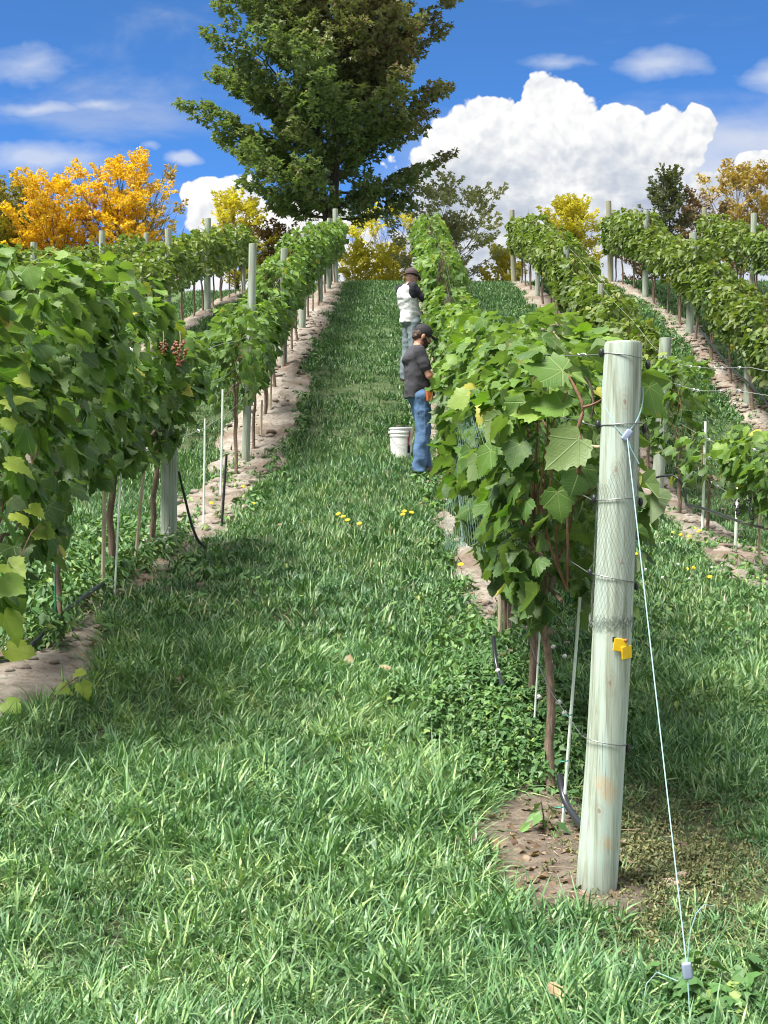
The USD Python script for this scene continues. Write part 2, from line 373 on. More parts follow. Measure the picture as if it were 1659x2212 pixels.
def mat_post(name, tint=(1, 1, 1), knots=(), stains=()):
    g = G(); pos = g('texture_coordinate', 'object')
    st = g.v('multiply', pos, (26.0, 26.0, 1.1))
    n = g.noise(st, 1.3, 6.0, 0.65, 0.9); n2 = g.noise(g.v('multiply', pos, (55.0, 55.0, 2.2)), 1.0, 4.0, 0.6, 0.4); n3 = g.noise(pos, 3.5, 4.0, 0.6)
    c = lambda *a: tuple(x * t for x, t in zip(a, tint))
    col = g.ramp(n, [(0.30, c(0.20, 0.21, 0.13)), (0.42, c(0.40, 0.43, 0.30)), (0.55, c(0.54, 0.60, 0.46)), (0.75, c(0.46, 0.58, 0.47))])
    col = g.mix(g.rng(n2, 0.54, 0.68, 0, 0.6), col, c(0.24, 0.24, 0.14))
    col = g.mix(g.rng(n3, 0.5, 0.75, 0, 0.35), col, c(0.55, 0.56, 0.40))
    crack = g.noise(g.v('multiply', pos, (75.0, 75.0, 1.6)), 1.0, 3.0, 0.5, 0.2)
    col = g.mix(g.rng(crack, 0.665, 0.70, 0, 0.7), col, c(0.12, 0.115, 0.075))
    z = g('separate_xyz', 'z', vector=pos)
    col = g.mix(g.rng(g.m('add', z, g.m('multiply', n3, 0.15)), 0.22, 0.05, 0, 0.6), col, c(0.21, 0.19, 0.14))
    for kx, ky, kz, kr in knots:
        d = g.v('length', g.v('multiply', g.v('subtract', pos, (kx, ky, kz)), (1.0, 1.0, 0.55)), out='value')
        d = g.m('multiply_add', g.m('subtract', g.noise(pos, 55.0, 3.0), 0.5), 0.018, d)
        ringy = g.m('multiply_add', g.m('sine', g.m('multiply', d, 520.0)), 0.12, 0.28)
        col = g.mix(g.m('multiply', g.rng(d, kr * 2.2, kr * 0.9), ringy), col, c(0.33, 0.27, 0.16))
        col = g.mix(g.rng(d, kr * 0.6, kr * 0.2, 0, 0.7), col, (0.20, 0.13, 0.09))
    for kx, ky, kz, kr in stains:
        d = g.m('add', g.v('length', g.v('subtract', pos, (kx, ky, kz)), out='value'), g.m('multiply', g.m('subtract', g.noise(g.v('multiply', pos, (1., 1., .5)), 60., 4., .65), 0.5), 0.09))
        col = g.mix(g.rng(d, kr, kr * 0.3, 0, 0.5), col, (0.44, 0.29, 0.15))
    MATS[name] = g.done(name, g('principled_bsdf', 'BSDF', base_color=col, roughness=0.8, normal=g('bump', 'normal', height=g.m('add', n2, n), strength=0.5, distance=0.004)))


mat_post('post_wood', (0.54, 0.58, 0.64))
mat_post('post_wood_grey', (0.50, 0.46, 0.44))
EP_KNOTS = [(x + .0486 * z, y, z, r) for x, y, z, r in [(0.0, -0.08, 1.92, 0.017), (-0.025, -0.076, 1.66, 0.013), (-0.002, -0.08, 0.83, 0.018), (0.022, -0.077, 1.30, 0.011), (-.02, -.078, .33, .014)]]
mat_post('end_post_wood', (0.70, 0.76, 0.88), EP_KNOTS, [(0.03, -0.075, 0.40, 0.05), (0.03, -0.075, 0.20, 0.035), (0.012, -0.078, 0.44, 0.04)])


def mat_bark(name, a, b, sc=18.0):
    g = G(); pos = g('texture_coordinate', 'object')
    n = g.noise(g.v('multiply', pos, (sc, sc, sc * 0.18)), 1.0, 6.0, 0.65, 0.6)
    MATS[name] = g.done(name, g('principled_bsdf', 'BSDF', base_color=g.ramp(n, [(0.3, a), (0.7, b)]), roughness=0.9, normal=g('bump', 'normal', height=n, strength=0.8, distance=0.01)))


mat_bark('vine_bark', (0.055, 0.038, 0.028), (0.26, 0.19, 0.14), 60.0)
mat_bark('cane_bark', (0.11, 0.055, 0.034), (0.24, 0.135, 0.085), 50.0)
mat_bark('tree_bark', (0.020, 0.017, 0.015), (0.075, 0.062, 0.052), 9.0)
mat_bark('grey_bark', (0.10, 0.085, 0.08), (0.22, 0.19, 0.18), 9.0)
mat_bark('stake_wood', (0.30, 0.25, 0.17), (0.52, 0.46, 0.34), 50.0)
mat_simple('white_stake', (0.62, 0.70, 0.64), 0.45, 30, 0.12)
mat_simple('wire', (0.16, 0.17, 0.18), 0.5, metallic=0.6)
mat_simple('pale_wire', (0.40, 0.42, 0.43), 0.45, metallic=0.3)
mat_simple('black_plastic', (0.018, 0.019, 0.022), 0.4)
mat_simple('hose_plastic', (0.022, 0.026, 0.032), 0.33)
mat_simple('cord', (0.27, 0.43, 0.46), 0.6)
mat_simple('clip_plastic', (0.24, 0.29, 0.42), 0.45)
mat_simple('yellow_plastic', (0.80, 0.52, 0.012), 0.42, 40, 0.06)
mat_simple('green_tie', (0.01, 0.20, 0.13), 0.5)
mat_simple('net_thread', (0.15, 0.18, 0.165), 0.6)
mat_simple('net_blue', (0.10, 0.19, 0.17), 0.6)
mat_simple('white_plastic', (0.70, 0.71, 0.71), 0.38, 9, 0.06)
mat_simple('red_print', (0.42, 0.02, 0.03), 0.4)
mat_simple('grape_skin', (0.020, 0.016, 0.045), 0.35, 60, 0.4)
mat_simple('stem_green', (0.10, 0.17, 0.04), 0.6)
mat_simple('petal_yellow', (0.85, 0.56, 0.008), 0.6, 200, 0.12)
mat_simple('clover_white', (0.62, 0.58, 0.60), 0.8, 300, 0.15)
mat_simple('stone', (0.42, 0.31, 0.25), 0.9, 30, 0.3, bump=0.4)
mat_simple('chip', (0.34, 0.26, 0.18), 0.85, 60, 0.3)
mat_simple('fruit_brown', (0.22, 0.085, 0.045), 0.6, 60, 0.5)

# ------------------------------------------------------------------ ground and soil
ROWS = {'L3': -7.6, 'L2': -4.85, 'L1': -2.06, 'R1': 0.70, 'R2': 3.5, 'R3': 6.3, 'R4': 9.1}


def grid_mesh(xs, ys, zf):
    X, Y = np.meshgrid(xs, ys)
    Z = zf(X, Y)
    v = np.stack([X, Y, Z], -1).reshape(-1, 3)
    nx, ny = len(xs), len(ys)
    i, j = np.meshgrid(np.arange(ny - 1), np.arange(nx - 1), indexing='ij')
    a = (i * nx + j).ravel()
    return v, np.stack([a, a + 1, a + nx + 1, a + nx], 1)


xs = np.unique(np.r_[-3000, -800, -300, np.arange(-120, -16, 8), np.arange(-16, 16, 0.3), np.arange(16, 121, 8), 300, 800, 3000])
ys = np.unique(np.r_[-1500, -300, np.arange(-40, 3, 3), np.arange(3, 56, 0.25), np.arange(56, 90, 2), np.arange(90, 200, 10), 300, 600, 1200, 3000])
obj('ground', grid_mesh(xs, ys, ground), MATS['ground'], smooth=True, kind='structure', label='sloping grassed ground of the vineyard hill')


NEAR_W = {-2.06: ([7, 8.2, 9.2, 12.5, 14.5, 19, 30, 46], [.24, .33, .16, .18, .38, .50, .46, .38]), 0.70: ([10, 12.5, 15, 20, 46], [.16, .28, .34, .32, .30]), 3.5: ([8, 12, 16, 24, 46], [.30, .46, .48, .34, .30])}


def strip_half(y, row, side):
    n = 0.30 * (meshkit.fbm(np.stack([y * 1.1, 0 * y + 7 * row + side, 0 * y], -1), 4, 11) - 0.5) * 2
    w = np.interp(y, *NEAR_W[row]) if row in NEAR_W else 0.32
    return w + n


def strip_w(x, y, row):
    """1 inside the bare strip under a row, falling to 0 at its ragged edge."""
    d = x - row
    h = np.where(d < 0, strip_half(y, row, 3.3), strip_half(y, row, 9.1)) + 0.10 * (meshkit.fbm(np.stack([x * 5, y * 5, 0 * x], -1), 2, 7) - .5)
    y0 = START_BY[row]
    h = h * np.clip((y - y0) / 0.9, 0, 1)
    return np.clip((h - np.abs(d)) / 0.16, 0, 1)


def strip_z(row):
    def f(X, Y):
        w = strip_w(X, Y, row)
        l = meshkit.fbm(np.stack([X * 3.2, Y * 2.6, 0 * X], -1), 4, 3) * .6 + meshkit.fbm(np.stack([X * 11, Y * 9, 0 * X], -1), 3, 6) * .4
        amp = np.interp(Y, [9, 15], [0.06, 0.20])
        return ground(X, Y) - 0.035 + np.minimum(w * 3, 1) * 0.045 + w * amp * np.clip(l - 0.25, 0, 1)
    return f


START = {'L3': 20, 'L2': 10, 'L1': 7.2, 'R1': 10.0, 'R2': 8.0, 'R3': 14, 'R4': 20}
START_BY = {ROWS[k]: v for k, v in START.items()}
for k, (nm, row) in enumerate(ROWS.items()):
    yy = np.r_[np.arange(START[nm], 24, 0.09), np.arange(24, 46.6, 0.2)]
    obj('soil_strip', grid_mesh(row + np.linspace(-0.95, 0.95, 34), yy, strip_z(row)), MATS['soil'], smooth=True, kind='structure')


def patch_w(x, y):
    """The worn patch round the end post."""
    d1 = np.hypot((x - 0.58) / 0.27, (y - 6.40) / 0.78)
    d2 = np.hypot((x - 0.74) / 0.24, (y - 5.82) / 0.22)
    d = np.minimum(d1, d2) + 0.7 * (meshkit.fbm(np.stack([np.asarray(x) * 6, np.asarray(y) * 6, 0 * np.asarray(x)], -1), 3, 21) - 0.5)
    return np.clip((1.05 - d) / 0.25, 0, 1)


def patch_z(X, Y):
    w = patch_w(X, Y)
    return ground(X, Y) + np.where(w > 0, 0.006 + w * 0.022 * meshkit.fbm(np.stack([X * 14, Y * 14, 0 * X], -1), 3, 4), -0.02)


obj('bare_patch', grid_mesh(np.arange(0.1, 1.2, 0.025), np.arange(5.3, 7.6, 0.025), patch_z), MATS['mulch'], smooth=True, kind='structure')
_ = None


def bare(x, y):
    """How bare the ground is at (x, y), 0 to 1."""
    b = np.maximum(patch_w(x, y), np.clip((.34 - np.hypot(np.asarray(x) - .30, np.asarray(y) - 17.4)) / .15, 0, .9))
    for nm, row in ROWS.items():
        b = np.maximum(b, strip_w(x, y, row))
    return b


# ------------------------------------------------------------------ posts
ORD = ['first', 'second', 'third', 'fourth', 'fifth', 'sixth', 'seventh', 'eighth', 'ninth', 'tenth', 'eleventh', 'twelfth', 'thirteenth', 'fourteenth', 'fifteenth',
       'sixteenth', 'seventeenth', 'eighteenth', 'nineteenth', 'twentieth', 'twenty-first', 'twenty-second', 'twenty-third', 'twenty-fourth', 'twenty-fifth', 'twenty-sixth']
ROWTXT = {'L1': 'left row of the alley', 'R1': 'right row of the alley', 'R2': 'second row on the right', 'R3': 'third row on the right',
          'R4': 'fourth row on the right', 'L2': 'second row on the left', 'L3': 'third row on the left'}


def post_mesh(h, r, lean, seed, sides=20, rings=24, bevel=0.012):
    """A round post from -0.3 m below the ground; lean = (dx, dy) at the top."""
    rg = R_(seed)
    zz = np.r_[np.linspace(-0.3, h - bevel, rings), h - 0.002, h]
    ph = rg.uniform(0, 6.3, 4)
    v = []
    ang = np.arange(sides) / sides * 2 * np.pi
    for k, z in enumerate(zz):
        t = z / h
        rr = r * (1.03 - 0.06 * t) * (1 + 0.015 * np.sin(2 * ang + ph[0] + z) + 0.01 * np.sin(5 * ang + ph[1] - 2 * z) + 0.012 * np.sin(7 * z + ph[2]))
        if k == len(zz) - 2:
            rr = rr * 0.93
        if k == len(zz) - 1:
            rr = rr * 0.55
        bow = 0.008 * np.sin(2.2 * z + ph[3])
        v.append(np.stack([lean[0] * t + bow + rr * np.cos(ang), lean[1] * t + rr * np.sin(ang), np.full(sides, z)], 1))
    n = len(zz)
    v = np.vstack([np.vstack(v), [[lean[0], lean[1], h]]])
    i, j = np.meshgrid(np.arange(n - 1), np.arange(sides), indexing='ij')
    a, b = (i * sides + j).ravel(), (i * sides + (j + 1) % sides).ravel()
    f = np.vstack([np.stack([a, b, b + sides], 1), np.stack([a, b + sides, a + sides], 1)])
    k = np.arange(sides)
    f = np.vstack([f, np.stack([(n - 1) * sides + k, (n - 1) * sides + (k + 1) % sides, np.full(sides, n * sides)], 1)])
    return v, f


EP = gp(0.765, 5.82)
EP_H, EP_R, EP_LEAN = 2.16, 0.077, np.array([0.105, 0.0])
ep = thing('end_post', 'thick pale green timber end post leaning right, nearest to us on the right', 'post', EP)
obj('timber', post_mesh(EP_H, EP_R, EP_LEAN, 1, 40, 60), MATS['end_post_wood'], ep, smooth=50)
obj('nail', trimesh.creation.cylinder(0.006, 0.02, sections=8, transform=trimesh.transformations.translation_matrix([0.052, -0.083, 1.0])), MATS['black_plastic'], ep)


def ep_axis(z):
    return EP + np.array([EP_LEAN[0] * z / EP_H, EP_LEAN[1] * z / EP_H, z])


POSTS = {'L1': [(12.9, 2.05, .072, .02), (19.4, 2.9, .052, .10), (25.6, 2.05, .060, .02), (30.6, 2.0, .07, .03), (36.4, 2.0, .065, 0.02), (41, 2.0, .06, 0), (45.4, 2.3, .085, -.02)],
         'R1': [(12.5, 2.0, .06, .02), (18.3, 2.0, .06, 0), (24.4, 1.5, .06, .02), (30.6, 1.5, .06, 0), (36.5, 1.6, .06, .02), (45.2, 1.5, .07, 0)],
         'R2': [(20.5, 2.16, .085, .12), (26.6, 2.0, .06, .03), (32, 2.0, .065, .02), (38.5, 2.0, .06, 0), (45.3, 2.25, .08, -.05)],
         'R3': [(27.2, 2.0, .085, .0), (32.7, 2.25, .085, .06), (38.7, 2.3, .075, 0.02), (45.0, 2.5, .085, -.07)],
         'R4': [(34.6, 2.3, .08, .0), (38.8, 2.3, .08, .02), (45.0, 2.3, .08, 0)],
         'L2': [(24.4, 2.15, .07, .02), (30.6, 2.2, .07, 0), (36.8, 2.3, .08, .02), (45.2, 2.0, .07, 0)],
         'L3': [(30.5, 2.2, .07, 0), (37.3, 2.35, .075, .02), (43.8, 2.3, .075, 0.02)]}
for nm, ps in POSTS.items():
    for k, (y, h, r, lx) in enumerate(ps):
        x = ROWS[nm] + R_(k).uniform(-.02, .02)
        if (nm, k) == ('R2', 4):
            x -= 0.15
        nth = 'farthest' if k == len(ps) - 1 else (ORD[k] if k else 'nearest')
        grey = (nm, k) in (('R2', 4), ('R3', 3), ('R4', 2), ('R1', 5))
        p = thing('trellis_post', f'{"grey weathered" if grey else "pale green round"} timber post, {nth} visible one in the {ROWTXT[nm]}', 'post', gp(x, y), group=None)
        obj('timber', post_mesh(h, r, (lx, 0), 100 + k, 14, 10), MATS['post_wood_grey' if grey else 'post_wood'], p, smooth=50)

# ------------------------------------------------------------------ trellis wires
def row_x(nm, y):
    return ROWS[nm]


def ring_at(z, tilt=0.0, rad=0.0022, r=EP_R):
    a = np.linspace(0, 2 * np.pi, 33)
    c = ep_axis(z)
    rr = r * (1.03 - 0.06 * z / EP_H) * 1.012 + 0.0055
    pts = np.stack([c[0] + rr * np.cos(a), c[1] + rr * np.sin(a), c[2] + tilt * np.cos(a)], 1)
    return tube(pts, rad, 5, cap=False)


def clip_mesh(c, s=0.018):
    m = trimesh.creation.icosphere(2, 1.0)
    m.vertices *= [s * 0.55, s * 0.8, s]
    m.vertices += c
    b = trimesh.creation.cylinder(s * 0.25, s * 1.9, sections=8)
    b.vertices += c
    return trimesh.util.concatenate([m, b])


WNAMES = ['top wire', 'second wire from the top', 'middle wire', 'fourth wire down', 'lowest wire']
for k, (z, tilt) in enumerate([(2.10, -0.012), (1.835, 0.004), (1.545, 0.006), (1.235, -0.016), (0.595, -0.014)]):
    t = thing('trellis_wire', f'{WNAMES[k]} behind the big end post, looped round it', 'wire')
    c = ep_axis(z)
    yy = np.r_[EP[1] + 0.05, np.linspace(6.6, 45, 60)]
    pts = np.stack([np.interp(yy, [5.8, 6.9, 12], [c[0] - 0.085, 0.70 - 0.05, 0.70]), yy, ground(np.full_like(yy, 0.7), yy) + np.interp(yy, [5.8, 12], [z - 0.0, z - 0.12])], 1)
    pts[0, 2] = c[2] - tilt
    obj('strand', tube(pts, 0.0022, 4), MATS['wire'], t)
    obj('wire_loop', ring_at(z, tilt), MATS['wire'], t)
    for s in (-1, 1):
        if k == 4 and s < 0:
            continue
        obj('tensioner', clip_mesh(c + np.array([s * (EP_R + 0.014), 0.0, s * tilt + (0.004 if s < 0 else -0.02)]), 0.019 if k != 3 else 0.016), MATS['black_plastic'], t)
    if k in (0, 1, 2):
        sp = [pts[0] + (pts[1] - pts[0]) * f + np.array([0.007 * math.cos(40 * f), 0.0, 0.007 * math.sin(40 * f)]) for f in np.linspace(0.3, 0.5, 24)]
        obj('splice', tube(sp, 0.003, 4), MATS['pale_wire'], t)
W2 = {'L1': [(1.75, 7), (1.35, 7), (1.0, 7)], 'R2': [(1.95, 12), (1.72, 12), (1.15, 10), (1.0, 10), (0.62, 10)], 'R3': [(1.5, 22), (1.0, 22), (0.7, 22)], 'L2': [(1.3, 15)]}
WH = ['high', 'upper', 'middle', 'lower', 'lowest']
for nm, ws in W2.items():
    for k, (z, y0) in enumerate(ws):
        rg = R_(k)
        yy = np.linspace(y0, 45, 50)
        zz = ground(np.full_like(yy, ROWS[nm]), yy) + z + 0.03 * np.sin(yy * 0.9 + k)
        t = thing('trellis_wire', f'{WH[k]} thin trellis wire of the {ROWTXT[nm]}', 'wire')
        pts = np.stack([np.full_like(yy, ROWS[nm] + 0.07 * (-1) ** k), yy, zz], 1)
        obj('strand', tube(pts, 0.0024, 4), MATS['pale_wire'], t)
        kn = []
        for q in range(10):                      # old tendrils and ties left on the wire
            y = y0 + 0.4 + q * 0.75 + rg.uniform(-.6, .6)
            c = np.array([np.interp(y, yy, pts[:, 0]), y, np.interp(y, yy, zz)])
            a = np.linspace(0, 12, 14)
            kn.append(tube(np.stack([c[0] + 0.012 * np.cos(a), c[1] + a * 0.008, c[2] + 0.014 * np.sin(a)], 1), 0.004, 4))
        obj('tendril_remains', join(kn), MATS['pale_wire'], t, kind='stuff')

# ------------------------------------------------------------------ guy cord, tag and net of the end post
guy = thing('guy_cord', 'pale blue cord tied round the thick end post and pulled down to the ground', 'cord')
c1 = ep_axis(1.79) + np.array([0, -EP_R - 0.012, 0]); c1[0] += 0.012
top = ep_axis(1.98)


def on_post(ang, z, off=0.004):
    c = ep_axis(z); rr = EP_R * (1.03 - 0.06 * z / EP_H) + off
    return c + np.array([rr * math.sin(ang), -rr * math.cos(ang), 0])


anchor = gp(0.90, 4.62, 0.05)
gl = anchor + np.array([-0.006, 0.02, 0.16])
obj('cord', tube([c1, (c1 * 0.5 + gl * 0.5) + np.array([0, 0, -0.004]), gl, anchor], 0.0022, 6), MATS['cord'], guy)
obj('cord', tube([on_post(a, 1.79 + 0.20 * (abs(a) / 1.57) ** 1.3) for a in np.linspace(-1.7, 0.1, 12)], 0.0026, 5), MATS['cord'], guy)
obj('cord', tube([on_post(a, 1.79 + 0.17 * (abs(a) / 1.57) ** 1.3) for a in np.linspace(0.1, 1.7, 12)], 0.0026, 5), MATS['cord'], guy)
obj('loose_end', tube([c1, c1 + np.array([0.012, -0.012, -0.05]), c1 + np.array([0.045, -0.01, -0.11])], 0.0024, 5), MATS['cord'], guy)


def bevel_box(sx, sy, sz, r=0.003):
    s = m3.Manifold.sphere(r, 8)
    return m3.Manifold.batch_hull([s.translate([x, y, z]) for x in (-sx / 2 + r, sx / 2 - r) for y in (-sy / 2 + r, sy / 2 - r) for z in (-sz / 2 + r, sz / 2 - r)])


obj('gripper', bevel_box(0.028, 0.018, 0.05, 0.007).rotate([0, 35, 0]).translate(list(c1)), MATS['clip_plastic'], guy, smooth=40)
obj('gripper', bevel_box(0.032, 0.022, 0.055, 0.008).rotate([0, -8, 0]).translate(list(gl)), MATS['clip_plastic'], guy, smooth=40)
obj('loose_end', tube([gl + [0, 0, 0.02], gl + [0.008, 0, 0.12], gl + [0.03, 0.01, 0.18], gl + [0.055, 0.015, 0.205], gl + [0.085, 0.02, 0.20]], 0.0016, 5), MATS['cord'], guy)
obj('loose_end', tube([gl, gl + [-0.02, 0.05, -0.05], gl + [-0.08, 0.09, -0.035], gl + [-0.115, 0.08, -0.07], gl + [-0.13, 0.06, -0.14]], 0.0016, 5), MATS['cord'], guy)

tg = thing('plastic_tag', 'pair of bright yellow plastic tags nailed to the thick end post', 'tag')
for k, (a, z, rot) in enumerate([(0.35, 0.978, 8), (0.72, 0.948, -4)]):
    plate = bevel_box(0.058, 0.005, 0.05, 0.0023).rotate([0, rot, math.degrees(a)])
    obj('tag_plate', plate.translate(list(on_post(a, z, 0.0065 + 0.004 * k))), MATS['yellow_plastic'], tg, smooth=40)
obj('tag_nail', m3.Manifold.sphere(0.008, 10).translate(list(on_post(0.6, 0.995, 0.014))), MATS['fruit_brown'], tg, smooth=40)

nett = thing('bird_net', 'fine dark bird netting stretched over the middle of the thick end post', 'netting')
th = []
for s in (1, -1):
    for a0 in np.arange(-3.6, 3.6, 0.19):
        zz = np.linspace(1.08, 1.76, 40)
        ang = a0 + s * (zz - 1.4) * 4.6 + 0.05 * np.sin(zz * 21 + a0 * 3)
        ok = (np.abs(ang) < 1.75) & (zz < 1.70 + 0.05 * np.sin(ang * 3 + 1) + 0.05 * ang)
        idx = np.flatnonzero(ok)
        if len(idx) > 3:
            th.append(tube([on_post(ang[i], zz[i], 0.0045 + 0.0015 * s) for i in idx], 0.00045, 3, cap=False))
obj('mesh_threads', join(th), MATS['net_thread'], nett, kind='stuff')
th = []
rg = R_(4)
for k in range(15):                                # the gathered bottom edge of the net
    a = np.linspace(-1.7, 1.7, 24); z0 = rg.uniform(1.035, 1.085)
    th.append(tube([on_post(q, z0 + 0.018 * math.sin(q * rg.uniform(3, 9) + k), 0.005 + 0.002 * (k % 3)) for q in a], 0.0006, 3, cap=False))
obj('gathered_hem', join(th), MATS['net_thread'], nett, kind='stuff')

# ------------------------------------------------------------------ leaves
def mirror(half):
    h = np.array(half, float)
    return np.vstack([h, (h[1:-1] * [-1, 1])[::-1]])


_hi = mirror([(0, -0.02), (0.10, -0.13), (0.24, -0.19), (0.33, -0.11), (0.41, -0.09), (0.43, 0.0), (0.55, 0.08), (0.52, 0.17), (0.62, 0.32), (0.50, 0.36), (0.50, 0.46), (0.40, 0.47),
              (0.36, 0.56), (0.37, 0.66), (0.26, 0.70), (0.24, 0.81), (0.12, 0.84), (0, 1.0)])
_lo = mirror([(0, -0.03), (0.26, -0.17), (0.52, 0.06), (0.57, 0.32), (0.37, 0.48), (0.30, 0.72), (0, 1.0)])
_maple = mirror([(0, 0), (0.32, 0.05), (0.52, 0.34), (0.22, 0.45), (0, 1.0)])
_oval = mirror([(0, 0), (0.24, 0.35), (0, 1.0)])


def template(outline):
    v = np.vstack([[[0.0, 0.03]], outline]); n = len(outline); k = np.arange(n)
    return v, np.stack([np.zeros(n, int), 1 + (k + 1) % n, 1 + k], 1)[:, [0, 2, 1]]




def ringed(outline, n=7, f=0.5):
    """A leaf with an inner ring of points, so that its blade can bend."""
    from scipy.spatial import Delaunay
    from shapely.geometry import Polygon, Point
    a = np.linspace(-2.2, 2.2, n)
    pts = np.vstack([[[0, 0.02]], np.c_[np.sin(a) * f * .62, np.cos(a) * f * .72 + .06], [[0, .68], [.22, .5], [-.22, .5]], outline])
    tri = Delaunay(pts).simplices
    poly = Polygon(outline).buffer(1e-6)
    tri = np.array([t for t in tri if poly.contains(Point(*pts[t].mean(0)))])
    e1, e2 = pts[tri[:, 1]] - pts[tri[:, 0]], pts[tri[:, 2]] - pts[tri[:, 0]]
    flip = e1[:, 0] * e2[:, 1] - e1[:, 1] * e2[:, 0] < 0
    tri[flip] = tri[flip][:, ::-1]
    return pts, tri


T_HI, T_LO, T_MAPLE = ringed(_hi), template(_lo), template(_maple)
T_OVAL = (_oval, np.array([[0, 1, 2], [0, 2, 3]]))


def unit(a):
    return a / (np.linalg.norm(a, axis=-1, keepdims=True) + 1e-9)


def leaves(tpl, pos, nrm, tip, size, rg, fold=0.25, droop=0.22, crumple=0.03):
    """Leaf vertices (N, V, 3), the triangles of one leaf and its flat coordinates."""
    t2, f = tpl; N, V = len(pos), len(t2)
    z = unit(nrm); y = unit(tip - (tip * z).sum(1, keepdims=True) * z); x = np.cross(y, z)
    X = t2[:, 0][None] * rg.uniform(0.85, 1.12, (N, 1)); Y = np.broadcast_to(t2[:, 1][None], (N, V))
    Z = rg.normal(fold, 0.18, (N, 1)) * np.abs(X) * np.sign(rg.uniform(-0.35, 1, (N, 1))) - rg.normal(droop, 0.15, (N, 1)) * Y * np.abs(Y) - rg.normal(0.15, 0.2, (N, 1)) * X * X
    rad = np.hypot(X, Y)
    Z = Z + rg.normal(0, crumple, (N, V)) * np.clip(rad, .2, 1) + 0.16 * rg.uniform(0.2, 1, (N, 1)) * rad ** 1.5 * np.sin(3.4 * np.arctan2(X, Y + .02) + rg.uniform(0, 6, (N, 1))) + 0.12 * rg.normal(0, 1, (N, 1)) * X * Y
    s = np.asarray(size)[:, None, None]
    return pos[:, None] + s * (X[..., None] * x[:, None] + Y[..., None] * y[:, None] + Z[..., None] * z[:, None]), f, t2


def leaf_batch(name, tpl, pos, nrm, tip, size, tone, rg, mat, parent, kind='stuff', **kw):
    v, f, t2 = leaves(tpl, pos, nrm, tip, size, rg, **kw)
    N, V = v.shape[:2]
    F = (f[None] + (np.arange(N) * V)[:, None, None]).reshape(-1, 3)
    luv = np.tile(np.c_[t2, np.zeros(V)], (N, 1))
    return obj(name, (v.reshape(-1, 3), F), mat, parent, attrs=dict(tone=np.repeat(tone, V), luv=luv), kind=kind)


def leaf_parts(tpl, pos, nrm, tip, size, tone, rg, mat, parent, name='leaf', **kw):
    v, f, t2 = leaves(tpl, pos, nrm, tip, size, rg, **kw)
    luv = np.c_[t2, np.zeros(len(t2))]
    for k in range(len(v)):
        obj(name, (v[k], f), mat, parent, smooth=True, attrs=dict(tone=np.full(len(t2), tone[k]), luv=luv))


# ------------------------------------------------------------------ grapevines
def canopy(rg, n, L, zlo, zhi, half, slope=0.0, holes=0.38, seed=0, size=(0.085, 0.16), shape=((0, .15, .5, .8, 1), (.40, .75, 1, .92, .45)), skew=0.0):
    m = int(n * 1.7)
    s = rg.uniform(-L / 2, L / 2, m); t = rg.beta(1.15, 0.95, m); side = np.where(rg.uniform(0, 1, m) < 0.5, -1.0, 1.0)
    q = np.stack([s * 1.3 + seed * 7.7, t * 2.4, side * 3 + seed], 1)
    bulge = meshkit.fbm(q, 3, 17)
    keep = meshkit.fbm(q * 1.9 + 31, 2, 5) > holes * rg.uniform(0.75, 1.25, m)
    hw = half * np.interp(t, *shape) * (0.55 + 0.9 * bulge)
    hw = hw * np.where(side > 0, np.interp(t, [0, .7, .88, 1], [.85, .85, 1 + 1.2 * skew, 1 + 2.0 * skew]), 1 - skew * 0.15)
    lat = side * hw * (0.30 + 0.70 * np.sqrt(rg.uniform(0, 1, m)))
    zh = zlo + t * (zhi - zlo) + 0.20 * (meshkit.fbm(np.stack([s * 1.1 + 3 * seed, 0 * s, 0 * s], 1), 3, 2) - 0.5) * 2 * t
    pos = np.stack([lat, s, zh + slope * s], 1)
    phi = np.radians(np.clip(rg.normal(np.interp(t, [0, 0.7, 1], [32, 48, 78]), 20, m), -15, 100))
    nrm = np.stack([side * np.cos(phi), rg.normal(0, 0.42, m), np.sin(phi)], 1) + rg.normal(0, 0.30, (m, 3))
    nrm = np.where(rg.uniform(0, 1, (m, 1)) < 0.10, -nrm, nrm)
    tip = np.stack([side * 0.55, rg.normal(0, 0.5, m), np.full(m, -0.75)], 1) + rg.normal(0, 0.2, (m, 3))
    sz = (size[0] + (size[1] - size[0]) * rg.beta(1.3, 1.2, m)) * np.where(rg.uniform(0, 1, m) < .18, .62, 1.0) * np.interp(t, [0, 0.8, 1], [1.05, 1.0, 0.82])
    tone = np.clip(rg.beta(1.6, 2.4, m) * (0.42 + 0.38 * t) + 0.34 * (t ** 3) + 0.15 * (np.abs(lat) / (half + 1e-6) - 0.6), 0, 0.95)  # younger top leaves paler; shade of the lower canopy also painted in
    tone = np.where(rg.uniform(0, 1, m) < 0.012, 1.0, tone)
    k = np.flatnonzero(keep)[:n]
    return [a[k] for a in (pos, nrm, tip, sz, tone, lat)]


